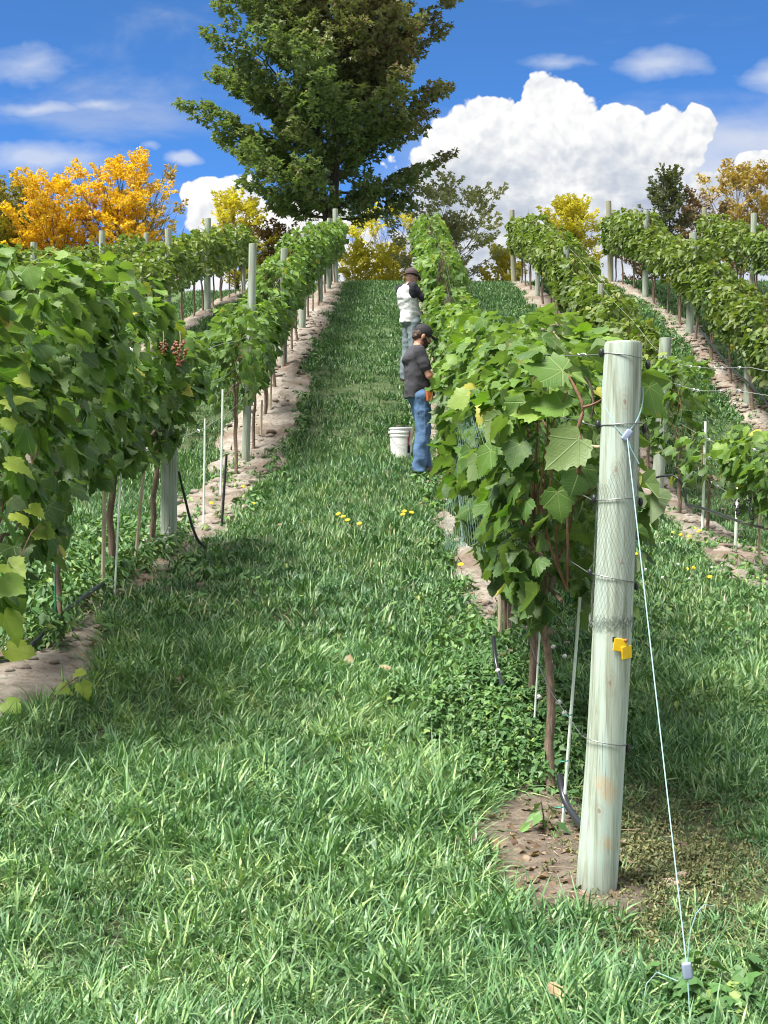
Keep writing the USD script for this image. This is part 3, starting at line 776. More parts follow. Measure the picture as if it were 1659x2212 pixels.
def vine_wood(rg, parent, L, zlo, zhi, slope, base_z=0.0, canes=6):
    n = 9
    zz = np.linspace(-0.05, zlo + 0.18, n)
    tr = np.stack([np.cumsum(rg.normal(0, 0.012, n)), np.cumsum(rg.normal(0, 0.018, n)), zz], 1); tr -= [tr[0, 0], tr[0, 1], 0]
    top = tr[-1]
    parts = [tube(tr, np.linspace(0.026, 0.017, n) * rg.uniform(0.9, 1.25), 6)]
    for d in (-1, 1):
        yy = np.linspace(0, d * L / 2, 6)
        parts.append(tube(np.stack([top[0] + rg.normal(0, 0.012, 6), top[1] + yy, top[2] + slope * yy + rg.normal(0, 0.015, 6)], 1), np.linspace(0.016, 0.009, 6), 5))
    if rg.uniform() < 0.4:
        t2 = tr + np.stack([np.linspace(0.0, 0.05, n), np.linspace(0.04, 0.14, n) * rg.choice([-1, 1]), 0 * zz], 1)
        parts.append(tube(t2, np.linspace(0.018, 0.011, n), 5))
    obj('trunk', join(parts), MATS['vine_bark'], parent, smooth=60)
    for c in range(canes):
        y0 = rg.uniform(-L / 2, L / 2); h = rg.uniform(0.35, 0.78) * (zhi - zlo)
        p = np.array([[0, y0, zlo + 0.18], [rg.normal(0, .06), y0 + rg.normal(0, .1), zlo + 0.18 + h * .5], [rg.normal(0, .10), y0 + rg.normal(0, .2), zlo + 0.18 + h]])
        p[:, 2] += slope * y0
        obj('cane', tube(curve(p, 7), np.linspace(0.0065, 0.0035, 7), 5), MATS['cane_bark'], parent, smooth=60)


def near_vine(nm, y, label, n, L, zlo, zhi, half, seed, n_parts=300, big=1.0, dx=0.0, canes=6, holes=0.36, group=None, skew=0.0, mat='vine_leaf', wood=True):
    rg = R_(seed)
    b = gp(ROWS[nm] + dx, y)
    slope = float((ground(b[0], y + 0.8) - ground(b[0], y - 0.8)) / 1.6)
    t = thing('grapevine', label, 'grapevine', b, group=group)
    if wood:
        vine_wood(rg, t, L, zlo, zhi, slope, canes=canes)
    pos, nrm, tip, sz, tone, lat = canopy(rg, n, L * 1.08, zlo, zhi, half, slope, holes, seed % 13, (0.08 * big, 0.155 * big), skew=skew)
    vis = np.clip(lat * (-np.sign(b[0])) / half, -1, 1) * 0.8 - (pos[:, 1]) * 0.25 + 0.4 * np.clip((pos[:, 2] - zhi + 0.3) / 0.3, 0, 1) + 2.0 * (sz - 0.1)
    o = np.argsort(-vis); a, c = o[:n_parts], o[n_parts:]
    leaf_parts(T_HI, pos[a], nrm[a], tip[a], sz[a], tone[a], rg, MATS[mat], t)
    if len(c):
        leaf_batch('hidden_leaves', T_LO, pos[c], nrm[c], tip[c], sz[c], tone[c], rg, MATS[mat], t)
    return t, b, slope


vl = lambda nm, k: f'{ORD[k]} grapevine from the near end, {ROWTXT[nm]}'
L1N = [(7.5, 700, 1.7, .62, 2.28, .42), (9.2, 640, 1.7, .82, 2.28, .42), (10.9, 600, 1.7, .88, 2.18, .40), (12.5, 520, 1.5, .92, 2.0, .36)]
for k, (y, n, L, zlo, zhi, half) in enumerate(L1N):
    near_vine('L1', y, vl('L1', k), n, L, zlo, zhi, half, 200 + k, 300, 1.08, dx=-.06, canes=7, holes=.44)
near_vine('L1', 18.4, 'small sparse grapevine beside the tall thin post of the left row', 300, 1.9, .95, 2.05, .34, 207, 300, .95, canes=3)
R1N = [(6.95, 760, 1.45, .92, 2.10, .36, .42), (8.4, 820, 1.5, .80, 2.12, .44, .36), (9.95, 820, 1.6, .78, 2.12, .43, .25), (11.5, 720, 1.6, .80, 2.06, .33, .15), (13.1, 700, 1.6, .82, 2.05, .28, .1),
       (14.7, 680, 1.6, .86, 2.0, .25, .1), (16.3, 680, 1.6, .88, 2.0, .24, .1), (17.9, 680, 1.6, .9, 2.0, .24, .1), (19.5, 680, 1.6, .9, 2.0, .26, .1)]
for k, (y, n, L, zlo, zhi, half, skew) in enumerate(R1N):
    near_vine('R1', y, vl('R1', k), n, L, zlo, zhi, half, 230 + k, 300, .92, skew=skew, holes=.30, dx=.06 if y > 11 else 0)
near_vine('R2', 18.9, 'half bare young grapevine beside the nearest post of the second right row', 260, 1.3, .75, 2.05, .36, 251, 260, 1.0, canes=3)
near_vine('R2', 17.1, 'low straggling young grapevine tied to a stake, second right row', 90, 1.3, .55, 1.2, .30, 252, 90, .95, canes=2)
near_vine('R2', 13.7, 'low dark leafy grapevine at the right picture edge hung with black grapes', 380, 1.5, .55, 1.45, .40, 253, 300, 1.05, canes=4)

# far vines: four grown in full, the others copies of them
PROTO = {}


def far_vine(nm, y, label, kind, k):
    rg = R_(1000 + k + int(y * 10))
    b = gp(ROWS[nm], y)
    key = (kind, k % 4)
    if key not in PROTO:
        rg = R_(600 + k % 4 + 10 * len(kind))
        t = thing('grapevine', label, 'grapevine', b)
        zlo, zhi, half, n, mat = dict(green=(.92, 1.95, .36, 500, 'vine_leaf'), olive=(.92, 2.02, .38, 540, 'vine_leaf_far'), tall=(.95, 1.98, .40, 430, 'vine_leaf_far'))[kind]
        vine_wood(rg, t, 1.7, zlo, zhi, 0.20, canes=4)
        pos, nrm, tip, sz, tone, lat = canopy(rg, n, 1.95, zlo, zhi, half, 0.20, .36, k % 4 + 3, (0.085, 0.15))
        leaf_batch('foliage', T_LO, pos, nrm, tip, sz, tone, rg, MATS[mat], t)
        sh = []                                         # a few shoots standing above the top wire
        for q in range(2):
            y0 = rg.uniform(-.9, .9); p0 = np.array([rg.normal(0, .12), y0, zhi - .15 + .2 * y0]); p1 = p0 + [rg.normal(0, .08), rg.normal(0, .08), rg.uniform(.2, .42)]
            sh.append(tube([p0, p1], [0.004, 0.002], 4))
        obj('shoots', join(sh), MATS['cane_bark'], t, kind='stuff')
        PROTO[key] = t
        return t
    return copy_of(PROTO[key], 'grapevine', label, b, 0.0, (rg.choice([-1, 1]) * rg.uniform(0.9, 1.15), rg.uniform(.97, 1.08), rg.uniform(.92, 1.07)), cat='grapevine')


def far_row(nm, y0, y1, kind, k0=0):
    for k, y in enumerate(np.arange(y0, y1, 1.75)):
        lab = vl(nm, k0 + k) if k0 + k < len(ORD) else f'farthest grapevine in the {ROWTXT[nm]}'
        far_vine(nm, y, lab, kind, k)


far_row('L1', 20.2, 45.3, 'green', 5)
far_row('R1', 21.2, 45.4, 'green', 9)
far_row('R2', 21.3, 45.2, 'olive', 3)
far_row('R3', 21.5, 45.2, 'olive', 0)
far_row('R4', 33.0, 45.2, 'olive', 0)
far_row('L2', 15.0, 45.2, 'tall', 0)
far_row('L3', 27.0, 45.2, 'tall', 0)

# the big leaves and the brown shoot beside the end post
def at(x, y, d):
    """A point d metres in front of the camera, used for the close leaves only to note down where they hang."""
    return np.array([(x - 870) / 3200 * d, d, 1.6 + (1045 - y) / 3200 * d])


fr = thing('grape_shoot', 'brown woody shoot with large pale hanging leaves just left of the end post top', 'vine shoot', at(1250, 950, 6.1))
b0 = at(1250, 950, 6.1)


def local(*q):
    return np.array([at(*c) - b0 for c in q])


obj('cane', tube(curve(local((1213, 798, 6.15), (1240, 838, 6.1), (1258, 885, 6.08), (1247, 930, 6.08), (1254, 962, 6.06), (1250, 1010, 6.1), (1235, 1090, 6.2)), 24), np.linspace(.006, .012, 24), 7), MATS['cane_bark'], fr, smooth=60)
obj('cane', tube(curve(local((1252, 963, 6.06), (1275, 965, 6.03), (1296, 966, 5.98)), 8), np.linspace(.009, .007, 8), 7), MATS['stake_wood'], fr, smooth=60)
obj('cane', tube(curve(local((1258, 880, 6.08), (1275, 876, 6.05), (1300, 862, 5.99)), 8), np.linspace(.007, .004, 8), 6), MATS['cane_bark'], fr, smooth=60)
obj('cane', tube(curve(local((1262, 815, 6.2), (1280, 860, 6.2), (1275, 905, 6.22)), 8), np.linspace(.006, .005, 8), 6), MATS['vine_bark'], fr, smooth=60)
BIG = [  # petiole end, tip, distance, size, normal towards, tone, underside shown
    ((1248, 950), (1180, 1012), 6.02, .185, (-.25, -1, .25), .75, True), ((1218, 882), (1150, 845), 6.10, .165, (-.1, -.8, .75), .6, False),
    ((1213, 800), (1128, 770), 6.12, .185, (-.1, -.75, .8), .45, False), ((1203, 1062), (1212, 1130), 6.12, .135, (-.1, -1, .1), .45, False),
    ((1252, 1010), (1225, 1072), 6.12, .15, (.2, -.9, .35), .3, False), ((1125, 1205), (1113, 1270), 6.5, .125, (-.3, -.9, .35), .55, True),
    ((1165, 890), (1108, 880), 6.15, .13, (-.2, -.7, .8), .85, False), ((1085, 905), (1055, 945), 6.3, .13, (-.5, -.8, .2), .8, True),
    ((1035, 990), (1000, 1060), 7.0, .13, (-.6, -.8, .2), .6, True), ((1400, 836), (1412, 890), 5.95, .13, (.5, -.8, .2), .5, False),
    ((1005, 855), (965, 862), 7.6, .12, (-.6, -.7, .5), .9, False), ((1120, 960), (1110, 1010), 6.2, .12, (-.2, -.8, .4), .3, False)]
for k, (p, q, d, size, nv, tone, under) in enumerate(BIG):
    a, c = at(*p, d), at(*q, d)
    nv = np.array(nv, float) * (-1 if under else 1)
    leaf_parts(T_HI, (a - b0)[None], nv[None], (c - a)[None], [size], [tone], R_(70 + k), MATS['vine_leaf'], fr, fold=0.18, droop=0.12, crumple=0.025)

# yellow-green young shoots at the foot of the near left vine
sh = thing('grape_shoot', 'bright yellow-green young grape shoots at the lower left edge', 'vine shoot', gp(-2.0, 7.7))
b0 = gp(-2.0, 7.7)
SH = [(8, 815, 7.0, .14), (10, 860, 6.9, .15), (20, 905, 7.0, .13), (35, 770, 7.2, .10), (15, 1000, 7.0, .15), (30, 1110, 7.2, .10), (78, 1145, 7.4, .11), (12, 1220, 7.0, .14), (5, 1250, 6.8, .14), (110, 1535, 7.6, .16),
      (172, 1480, 7.7, .09), (160, 1456, 7.7, .07), (60, 1100, 7.2, .1), (5, 1330, 7.0, .16), (15, 1405, 7.1, .14)]
SH2 = [(235, 1520, 7.9, .055), (256, 1524, 7.85, .05), (246, 1534, 7.85, .06), (120, 1497, 7.7, .09), (8, 1520, 7.4, .1)]
rg = R_(5)
ps = np.array([at(*q[:3]) for q in SH + SH2]); szs = np.array([q[3] for q in SH + SH2])
leaf_parts(T_HI, ps - b0, np.c_[rg.normal(.2, .3, len(ps)), rg.normal(-.5, .25, len(ps)), np.full(len(ps), .8)], np.c_[rg.uniform(.2, .9, len(ps)), rg.normal(-.2, .3, len(ps)), np.full(len(ps), -.25)],
           szs, rg.uniform(0, 1, len(ps)), rg, MATS['shoot_leaf'], sh)
for q in [[(0, 1290, 7), (60, 1160, 7.1), (80, 1140, 7.3)], [(90, 1560, 7.6), (120, 1500, 7.65), (165, 1465, 7.7)], [(215, 1560, 7.9), (235, 1540, 7.9), (245, 1524, 7.9)]]:
    obj('stem', tube(curve(np.array([at(*c) - b0 for c in q]), 8), 0.003, 5), MATS['cane_bark'], sh)

# grape clusters
def cluster(label, p, L, r, seed, mat='grape_skin', group=None, berry=0.008):
    rg = R_(seed)
    t = thing('grape_cluster', label, 'grapes', p, group=group)
    ms = []
    for k in range(int(46 * L / .16)):
        z = -rg.uniform(0, L); w = r * (1 - abs(z + L * .35) / (L * .8))
        a = rg.uniform(0, 6.28)
        s = trimesh.creation.icosphere(1, berry * rg.uniform(.8, 1.1)); s.vertices += [max(w, .004) * math.cos(a), max(w, .004) * math.sin(a), z]
        ms.append(s)
    obj('berries', trimesh.util.concatenate(ms), MATS[mat], t, smooth=True, kind='stuff')
    obj('stalk', tube([[0, 0, .06], [.004, 0, .02], [0, 0, -L * .6]], .003, 5), MATS['stake_wood'], t)


cluster('dark grape cluster hanging in the open just right of the end post', gp(3.42, 17.6, 1.12), .15, .045, 1)
cluster('black grape cluster low at the right edge of the picture', gp(3.17, 13.5, .78), .2, .05, 2)
cluster('second black grape cluster low at the right edge, tucked under leaves', gp(3.14, 13.9, .74), .16, .05, 3)
cluster('dry brown shrivelled grape cluster in the near left vine', at(388, 735, 9.6), .17, .05, 4, 'fruit_brown', berry=.010)
cluster('small dry brown cluster beside the larger one in the near left vine', at(352, 735, 9.8), .09, .03, 5, 'fruit_brown', berry=.008)
cluster('shrivelled brown grapes at the post end of the brown shoot', at(1222, 940, 6.3), .04, .02, 6, 'fruit_brown')

# ------------------------------------------------------------------ stakes, hoses
def stake(label, p0, p1, r=.006, mat='white_stake', ties=0, group=None):
    t = thing('vine_stake', label, 'stake', p0, group=group)
    d = np.asarray(p1) - p0
    obj('rod', tube([[0, 0, -.1], d * .5 + [.003, 0, 0], d], [r, r, r * .95], 8), MATS[mat], t, smooth=40)
    for k in range(ties):
        c = d * (0.08 + .2 * k)
        obj('tie', tube([c + [.02 * math.cos(a) - .012, .02 * math.sin(a), .002 * a] for a in np.linspace(0, 6.6, 12)], .003, 5), MATS['green_tie'], t)
    return t


g0 = gp(0.70, 6.55)
stake('slim white stake with green ties beside the first vine trunk left of the end post', g0, g0 + [.085, 0.02, 1.02], .007, ties=3)
g1 = gp(0.66, 7.6)
stake('thin white stake behind two brown vine trunks left of the end post', g1, g1 + [.05, 0, .75], .005)
stake('white stake among the straggling young vine right of the end post', gp(3.42, 17.0), gp(3.46, 17.0, 1.35), .016)
stake('white stake alone in the gap of the second right row', gp(3.55, 15.9), gp(3.6, 15.9, 1.18), .016)
stake('pale wooden stake near the right picture edge beside the low vine', gp(3.5, 14.6), gp(3.5, 14.6, 1.0), .014, 'stake_wood')
stake('tall white rod showing between leaves of the near left vines', gp(-2.0, 10.2), gp(-1.9, 10.2, 1.75), .007)
stake('grey bamboo stake leaning beside the nearest post of the left row', gp(-2.12, 11.6), gp(-2.02, 11.6, .95), .013, 'stake_wood')
stake('short pale split stake between the two nearest left vines', gp(-2.1, 10.3), gp(-2.08, 10.3, .75), .015, 'stake_wood')
stake('green wire stake by the nearest left trunk', gp(-2.12, 9.0), gp(-2.13, 9.0, 1.1), .005, 'green_tie')
stake('thin white rod in the gap of the left row beyond its nearest post', gp(-2.0, 14.8), gp(-1.98, 14.8, 1.1), .010)
stake('black riser rod by the gap in the left row', gp(-1.8, 14.6), gp(-1.74, 14.6, .75), .013, 'black_plastic')
stake('second white stake farther along the gap of the left row', gp(-2.05, 16.6), gp(-2.02, 16.6, 1.25), .012)
for k, (nm, y) in enumerate([('R1', 9.9), ('R1', 12.9), ('R1', 15.2), ('R1', 17.1), ('L1', 20.9), ('L1', 22.4)]):
    p = gp(ROWS[nm] + (-.06 if nm == 'R1' else .05), y)
    stake(['pale wooden stake at the third vine behind the end post', 'split pale stake on the soil two vines before the man in dark grey', 'short pale stake on the soil in front of the man in dark grey',
           'broken pale stake by the feet of the man in dark grey', 'pale stake by the second post of the left row', 'pale stake just past the second post of the left row'][k], p, p + [.02, 0, .55], .015, 'stake_wood')


def hose(label, pts, r=.011, emit=None):
    t = thing('drip_hose', label, 'hose', pts[0])
    p = curve(np.array(pts), 40) - pts[0]
    obj('pipe', tube(p, r, 8), MATS['hose_plastic'], t, smooth=60)
    for k, (e, m) in enumerate(emit or []):
        obj('emitter', m3.Manifold.sphere(.024, 12).scale([1, 1, .8]).translate(list(np.array(e) - pts[0])), MATS[m], t, smooth=40)


hose('black drip hose curling from the soil at the lower left edge', [gp(-2.35, 8.2, .12), gp(-2.28, 8.3, .0), gp(-2.2, 8.35, .02), gp(-2.13, 8.7, .08), gp(-2.08, 9.3, .13), gp(-2.06, 10.2, .12), gp(-2.1, 11.2, .10), gp(-2.2, 12.2, .02)], .014)
hose('black hose hanging in a loop beside the nearest post of the left row', [gp(-1.97, 13.0, .75), gp(-1.93, 13.1, .5), gp(-1.82, 13.15, .12), gp(-1.76, 13.2, .05)], .012)
hose('black hose end bent up beside the foot of the end post', [gp(.70, 6.6, .22), gp(.715, 6.55, .13), gp(.755, 6.4, .085), gp(.80, 6.15, .09), gp(.87, 5.95, .06)], .016)
hose('double black hose loop under the second vine left of the end post', [gp(.52, 8.5, .40), gp(.53, 8.45, .27), gp(.57, 8.2, .15), gp(.66, 7.8, .12), gp(.70, 7.4, .02)], .012)
hose('black drip hose slanting down to the right edge across the second row', [gp(3.36, 17.6, .30), gp(3.40, 16.8, .36), gp(3.42, 15.8, .38), gp(3.46, 14.9, .42), gp(3.55, 13.6, .50)], .017)
hose('raised black pipe elbow with a white emitter cap right of the end post', [gp(3.02, 17.9, .50), gp(3.2, 17.7, .60), gp(3.27, 17.6, .58), gp(3.36, 17.6, .30)], .014, [(gp(3.0, 17.92, .49), 'white_plastic')])
hose('dark hose along the foot of the third row on the right', [gp(6.2, 25, .45), gp(6.2, 26.3, .55), gp(6.2, 28, .5), gp(6.2, 31, .5)], .02)

# gathered blue-green bird net on the near vines
bn = thing('bird_net', 'gathered blue-green bird net hanging in the leaves of the vines left of the end post', 'netting')
rg = R_(9); th = []
for k in range(30):
    y = np.linspace(6.5, 8.9, 40)
    z = np.interp(y, [6.5, 7.2, 8.0, 8.9], [1.80, 1.72, 1.60, 1.42]) + 0.03 * np.sin(y * 5 + .5) + 0.03 * rg.normal() + 0.03 * np.sin(y * rg.uniform(4, 9) + k)
    x = np.interp(y, [6.5, 7.2, 8.9], [.60, .40, .30]) + 0.03 * rg.normal() + 0.02 * np.sin(y * rg.uniform(4, 9) + 2 * k)
    th.append(tube(np.stack([x, y, ground(x, y) + z], 1), 0.0012, 3, cap=False))
for fam in (1, -1):                                # the open mesh hanging below the gathered edge
    for c in np.arange(-1.2, 3.6, .045):
        s = np.linspace(0, .62, 16); y = 6.6 + c + fam * s * .9
        ok = (y > 6.6) & (y < 8.8)
        if ok.sum() > 3:
            y, s = y[ok], s[ok]
            x = np.interp(y, [6.5, 7.2, 8.9], [.56, .36, .27]) + .03 * np.sin(y * 6 + s * 5)
            th.append(tube(np.stack([x, y, ground(x, y) + np.interp(y, [6.5, 7.2, 8.0, 8.9], [1.80, 1.72, 1.60, 1.42]) - s], 1), 0.0006, 3, cap=False))
obj('mesh_threads', join(th), MATS['net_blue'], bn, kind='stuff')

# ------------------------------------------------------------------ people
mat_simple('skin', (0.46, 0.235, 0.165), 0.5, 40, 0.10)
mat_simple('skin_pale', (0.52, 0.30, 0.235), 0.5, 40, 0.08)
mat_simple('hair_brown', (0.045, 0.022, 0.014), 0.6, 90, 0.5)
mat_simple('beard_dark', (0.020, 0.011, 0.009), 0.7, 90, 0.5)
mat_simple('cap_black', (0.012, 0.012, 0.016), 0.8, 60, 0.3)
mat_simple('hat_brown', (0.060, 0.040, 0.042), 0.85, 60, 0.3)
mat_simple('shirt_charcoal', (0.042, 0.042, 0.052), 0.9, 90, 0.2)
mat_simple('shirt_white', (0.56, 0.58, 0.60), 0.85, 30, 0.05)
mat_simple('sleeve_black', (0.010, 0.011, 0.020), 0.85, 60, 0.3)
mat_simple('denim_blue', (0.066, 0.135, 0.26), 0.85, 9, 0.22, bump=.3)
mat_simple('denim_grey', (0.135, 0.175, 0.20), 0.85, 9, 0.18)
mat_simple('shoe_dark', (0.022, 0.020, 0.020), 0.6, 40, 0.3)
mat_simple('sole_rubber', (0.10, 0.085, 0.07), 0.7)
mat_simple('leather_orange', (0.40, 0.115, 0.030), 0.5, 60, 0.2)
mat_simple('belt_black', (0.015, 0.015, 0.017), 0.5)
mat_simple('eye_white', (0.6, 0.58, 0.56), 0.3)
mat_simple('lip', (0.33, 0.12, 0.10), 0.5)


def ball(p, r, n=20):
    return m3.Manifold.sphere(r, n).translate([float(c) for c in p])


def ell(p, r, n=24, rot=(0, 0, 0)):
    return m3.Manifold.sphere(1.0, n).scale([float(c) for c in r]).rotate(list(rot)).translate([float(c) for c in p])


def bone(*pr, n=16):
    """Hull of balls given as (point, radius)."""
    return m3.Manifold.batch_hull([ball(p, r, n) for p, r in pr])


def chain(*pr, n=16):
    return [bone(a, b, n=n) for a, b in zip(pr, pr[1:])]


def fused(parts, edge=0.018, smooth=8, fold=0.0, seed=0, fold_scale=(9, 9, 16), cuts=()):
    m = m3.Manifold.batch_boolean(list(parts), m3.OpType.Add)
    for c in cuts:
        m = m - c
    m = m.refine_to_length(edge)
    me = m.to_mesh()
    t = trimesh.Trimesh(np.array(me.vert_properties[:, :3], float), np.array(me.tri_verts), process=True)
    trimesh.smoothing.filter_taubin(t, lamb=0.5, nu=0.52, iterations=smooth)
    if fold:
        n = np.array(t.vertex_normals); p = np.array(t.vertices)
        d = meshkit.fbm(p * np.array(fold_scale) + seed, 3, seed) - 0.5
        ridge = np.abs(meshkit.noise(p * np.array(fold_scale) * 0.9 + 5 + seed, seed + 3) - 0.5) * -2 + 0.5
        t.vertices = p + n * (fold * (1.2 * d + 0.9 * ridge))[:, None]
    return t


def hand(w, d, up_, curl, side):
    """Palm, four fingers and a thumb: w wrist, d the way the fingers point, up_ the back of the hand; side +1 puts the thumb on the left."""
    d = unit(np.array(d, float)); u = unit(np.array(up_, float) - np.dot(up_, d) * d); s = np.cross(u, d) * side
    w = np.array(w, float)
    parts = [m3.Manifold.batch_hull([ball(w + d * .012, .021, 12), ball(w + d * .085 + s * .028, .012, 12), ball(w + d * .088 - s * .030, .011, 12), ball(w + d * .04 + s * .030, .014, 12)])]
    for k, (o, L) in enumerate([(.028, .072), (.009, .080), (-.011, .074), (-.029, .058)]):
        p = w + d * .086 + s * o; a = 0.0; prev, pr = p - d * .012, .0098
        for j, f in enumerate((.46, .30, .24)):
            a += curl * (0.7 + .3 * j)
            q = prev + (d * math.cos(a) - u * math.sin(a)) * (L * f + (.012 if j == 0 else 0))
            parts.append(bone((prev, pr), (q, pr - .0008), n=10)); prev, pr = q, pr - .0008
    th0 = w + d * .025 + s * .026
    th1 = th0 + d * .030 + s * .024 - u * .010; th2 = th1 + d * .032 + s * .004 - u * .014
    parts += chain((th0, .0125), (th1, .0112), (th2, .0092), n=10)
    return parts


def head_parts(c, pitch, yaw):
    """Skull, jaw, nose, ears and neck end; returns (parts, function local -> body frame)."""
    cp, sp, cy, sy_ = math.cos(pitch), math.sin(pitch), math.cos(yaw), math.sin(yaw)
    Rm = np.array([[cy, -sy_, 0], [sy_, cy, 0], [0, 0, 1]]) @ np.array([[cp, 0, sp], [0, 1, 0], [-sp, 0, cp]])
    f = lambda *q: Rm @ np.array(q, float) + c
    def E(p, r):
        m = m3.Manifold.sphere(1.0, 28).scale(list(r))
        M = np.c_[Rm, f(*p)]
        return m.transform(M)
    parts = [E((-.012, 0, .035), (.098, .076, .092)), m3.Manifold.batch_hull([ball(f(.058, 0, -.085), .022), ball(f(.05, .035, -.05), .026), ball(f(.05, -.035, -.05), .026), ball(f(.066, 0, .0), .03), ball(f(.0, .045, -.03), .028), ball(f(.0, -.045, -.03), .028)]),
             m3.Manifold.batch_hull([ball(f(.092, 0, .012), .008, 10), ball(f(.112, 0, -.022), .010, 10), ball(f(.094, .013, -.028), .007, 10), ball(f(.094, -.013, -.028), .007, 10)]),
             E((.078, .0, .036), (.022, .045, .012))]
    for s in (-1, 1):
        parts.append(E((-.006, s * .079, -.004), (.021, .010, .033)))
    return parts, f, E


def person(name, label, loc, face, J, cl, scale=1.0, group=None):
    """J: joints in the body frame (x forward, y left, z up); cl: clothing settings."""
    t = thing(name, label, 'person', loc, face, group, (scale,) * 3)
    hp, hf, HE = head_parts(np.array(J['head']), J['head_pitch'], J['head_yaw'])
    nk = J['neck']
    body = [m3.Manifold.batch_hull([ball(J['hip_r'], .10), ball(J['hip_l'], .10), ball(J['waist'], .105)]),
            m3.Manifold.batch_hull([ball(np.array(J['waist']) + [0, .05, 0], .10), ball(np.array(J['waist']) - [0, .05, 0], .10), ball(np.array(J['chest']) + [.01, .07, 0], .095), ball(np.array(J['chest']) + [.01, -.07, 0], .095)]),
            m3.Manifold.batch_hull([ball(np.array(J['chest']) + [.01, .06, .0], .09), ball(np.array(J['chest']) + [.01, -.06, 0], .09), ball(J['sh_r'], .046), ball(J['sh_l'], .046), ball(nk, .058)]),
            bone((nk, .060), (hf(-.02, 0, -.035), .055))]
    for s in 'rl':
        body += chain((J['sh_' + s], .046), (J['el_' + s], .042), (J['wr_' + s], .028))
        fa = np.array(J['el_' + s]) * .6 + np.array(J['wr_' + s]) * .4
        body += [ball(fa, .040)]
        body += chain((J['hip_' + s], .095), (J['kn_' + s], .060), (J['an_' + s], .042))
        calf = np.array(J['kn_' + s]) * .65 + np.array(J['an_' + s]) * .35 + [-.015, 0, 0]
        body += [ball(calf, .058), bone((J['an_' + s], .038), (np.array(J['an_' + s]) * .45 + np.array(J['toe_' + s]) * .55 + [0, 0, .012], .024))]
        body += hand(J['wr_' + s], J['hd_' + s], J['hu_' + s], J['curl'], (1 if s == 'r' else -1))
    obj('body', fused(body + hp, .012, 4), MATS[cl['skin']], t, smooth=True)
    for s in (-1, 1):
        e = obj('eye', HE((.079, s * .031, .014), (.012, .014, .008)), MATS['eye_white'], t, smooth=True)
        obj('iris', HE((.0885, s * .031, .014), (.004, .006, .006)), MATS['beard_dark'], t, smooth=True)
    obj('mouth', HE((.090, 0, -.052), (.006, .023, .007)), MATS['lip'], t, smooth=True)
    A = lambda k: np.array(J[k], float)
    # shirt
    off = A('waist') - A('chest')
    hem = cl['hem']
    bodyshirt = [m3.Manifold.batch_hull([ball(A('sh_r') + [0, .01, -.005], .072), ball(A('sh_l') + [0, -.01, -.005], .072), ball(np.array(nk) + [-.01, 0, -.02], .066), ball(A('chest') + [.015, .09, -.02], .122), ball(A('chest') + [.015, -.09, -.02], .122), ball(A('chest') + [-.05, .06, .03], .09), ball(A('chest') + [-.05, -.06, .03], .09)]),
                 m3.Manifold.batch_hull([ball(A('chest') + [.01, .09, -.02], .124), ball(A('chest') + [.01, -.09, -.02], .124), ball(A('waist') + [0, .065, 0], cl['belly']), ball(A('waist') + [0, -.065, 0], cl['belly'])]),
                 m3.Manifold.batch_hull([ball(A('waist') + [0, .065, 0], cl['belly']), ball(A('waist') + [0, -.065, 0], cl['belly'])] + [ball(A('pelvis') + [dx, dy, hem], .088) for dx, dy in ((.065, .085), (.065, -.085), (-.08, .085), (-.08, -.085))])]
    cutz = A('pelvis')[2] + hem - .015
    cut = m3.Manifold.cube([2, 2, 1], True).rotate([0, cl.get('hem_tilt', 0), 0]).translate([0, 0, float(cutz) - .5])
    sl = []
    for s in 'rl':
        a, b, c = A('sh_' + s), A('el_' + s), A('wr_' + s)
        if cl['long']:
            sl.append(m3.Manifold.batch_boolean(chain((a + [0, 0, .004], .074), (a * .5 + b * .5, .062), (b, .057), (c + (b - c) * .08, .043)), m3.OpType.Add))
        else:
            sl.append(m3.Manifold.batch_boolean(chain((a + [0, 0, .004], .073), (a * .38 + b * .62, .068)), m3.OpType.Add))
    top_cut = bone((np.array(nk) + [.0, 0, .055], .066), (np.array(nk) + [0.02, 0, .3], .09))
    if cl['long']:
        sh = obj('shirt', fused(bodyshirt, .014, 5, .018, cl['seed'], (7, 7, 13), (cut, top_cut)), MATS[cl['shirt']], t, smooth=True)
        for k, s in enumerate('rl'):
            a, n0 = A('sh_' + s), np.array(nk)
            rag = m3.Manifold.batch_hull([ball(a + [0, 0, .006], .081), ball(a * .52 + n0 * .48 + [0, 0, -.004], .076), ball(a + [-.0, 0, -.12] * np.array([1, 1, 1]), .060)])
            obj('sleeve', fused([sl[k], rag], .016, 5, .010, cl['seed'] + k, (12, 12, 12), (top_cut,)), MATS[cl['sleeve']], sh, smooth=True)
    else:
        obj('shirt', fused(bodyshirt + sl, .014, 5, .015, cl['seed'], (7, 7, 13), (cut, top_cut)), MATS[cl['shirt']], t, smooth=True)
    # trousers
    tr = [m3.Manifold.batch_hull([ball(A('hip_r') + [0, -.005, 0], .112), ball(A('hip_l') + [0, .005, 0], .112), ball(A('pelvis') + [0, .04, .09], .118), ball(A('pelvis') + [0, -.04, .09], .118), ball(A('pelvis') + [-.05, .06, -.03], .10), ball(A('pelvis') + [-.05, -.06, -.03], .10)])]
    for s in 'rl':
        h, k, a = A('hip_' + s), A('kn_' + s), A('an_' + s)
        tr += chain((h + [0, 0, -.03], .110), (h * .45 + k * .55, .094), (k, .082), (k * .5 + a * .5 + [-.012, 0, 0], .084), (a + [0.0, 0, .01], .080), (a + [.005, 0, -.035], .082))
    floor_cut = m3.Manifold.cube([3, 3, 1], True).translate([0, 0, -.5 + cl.get('cuff', .035)])
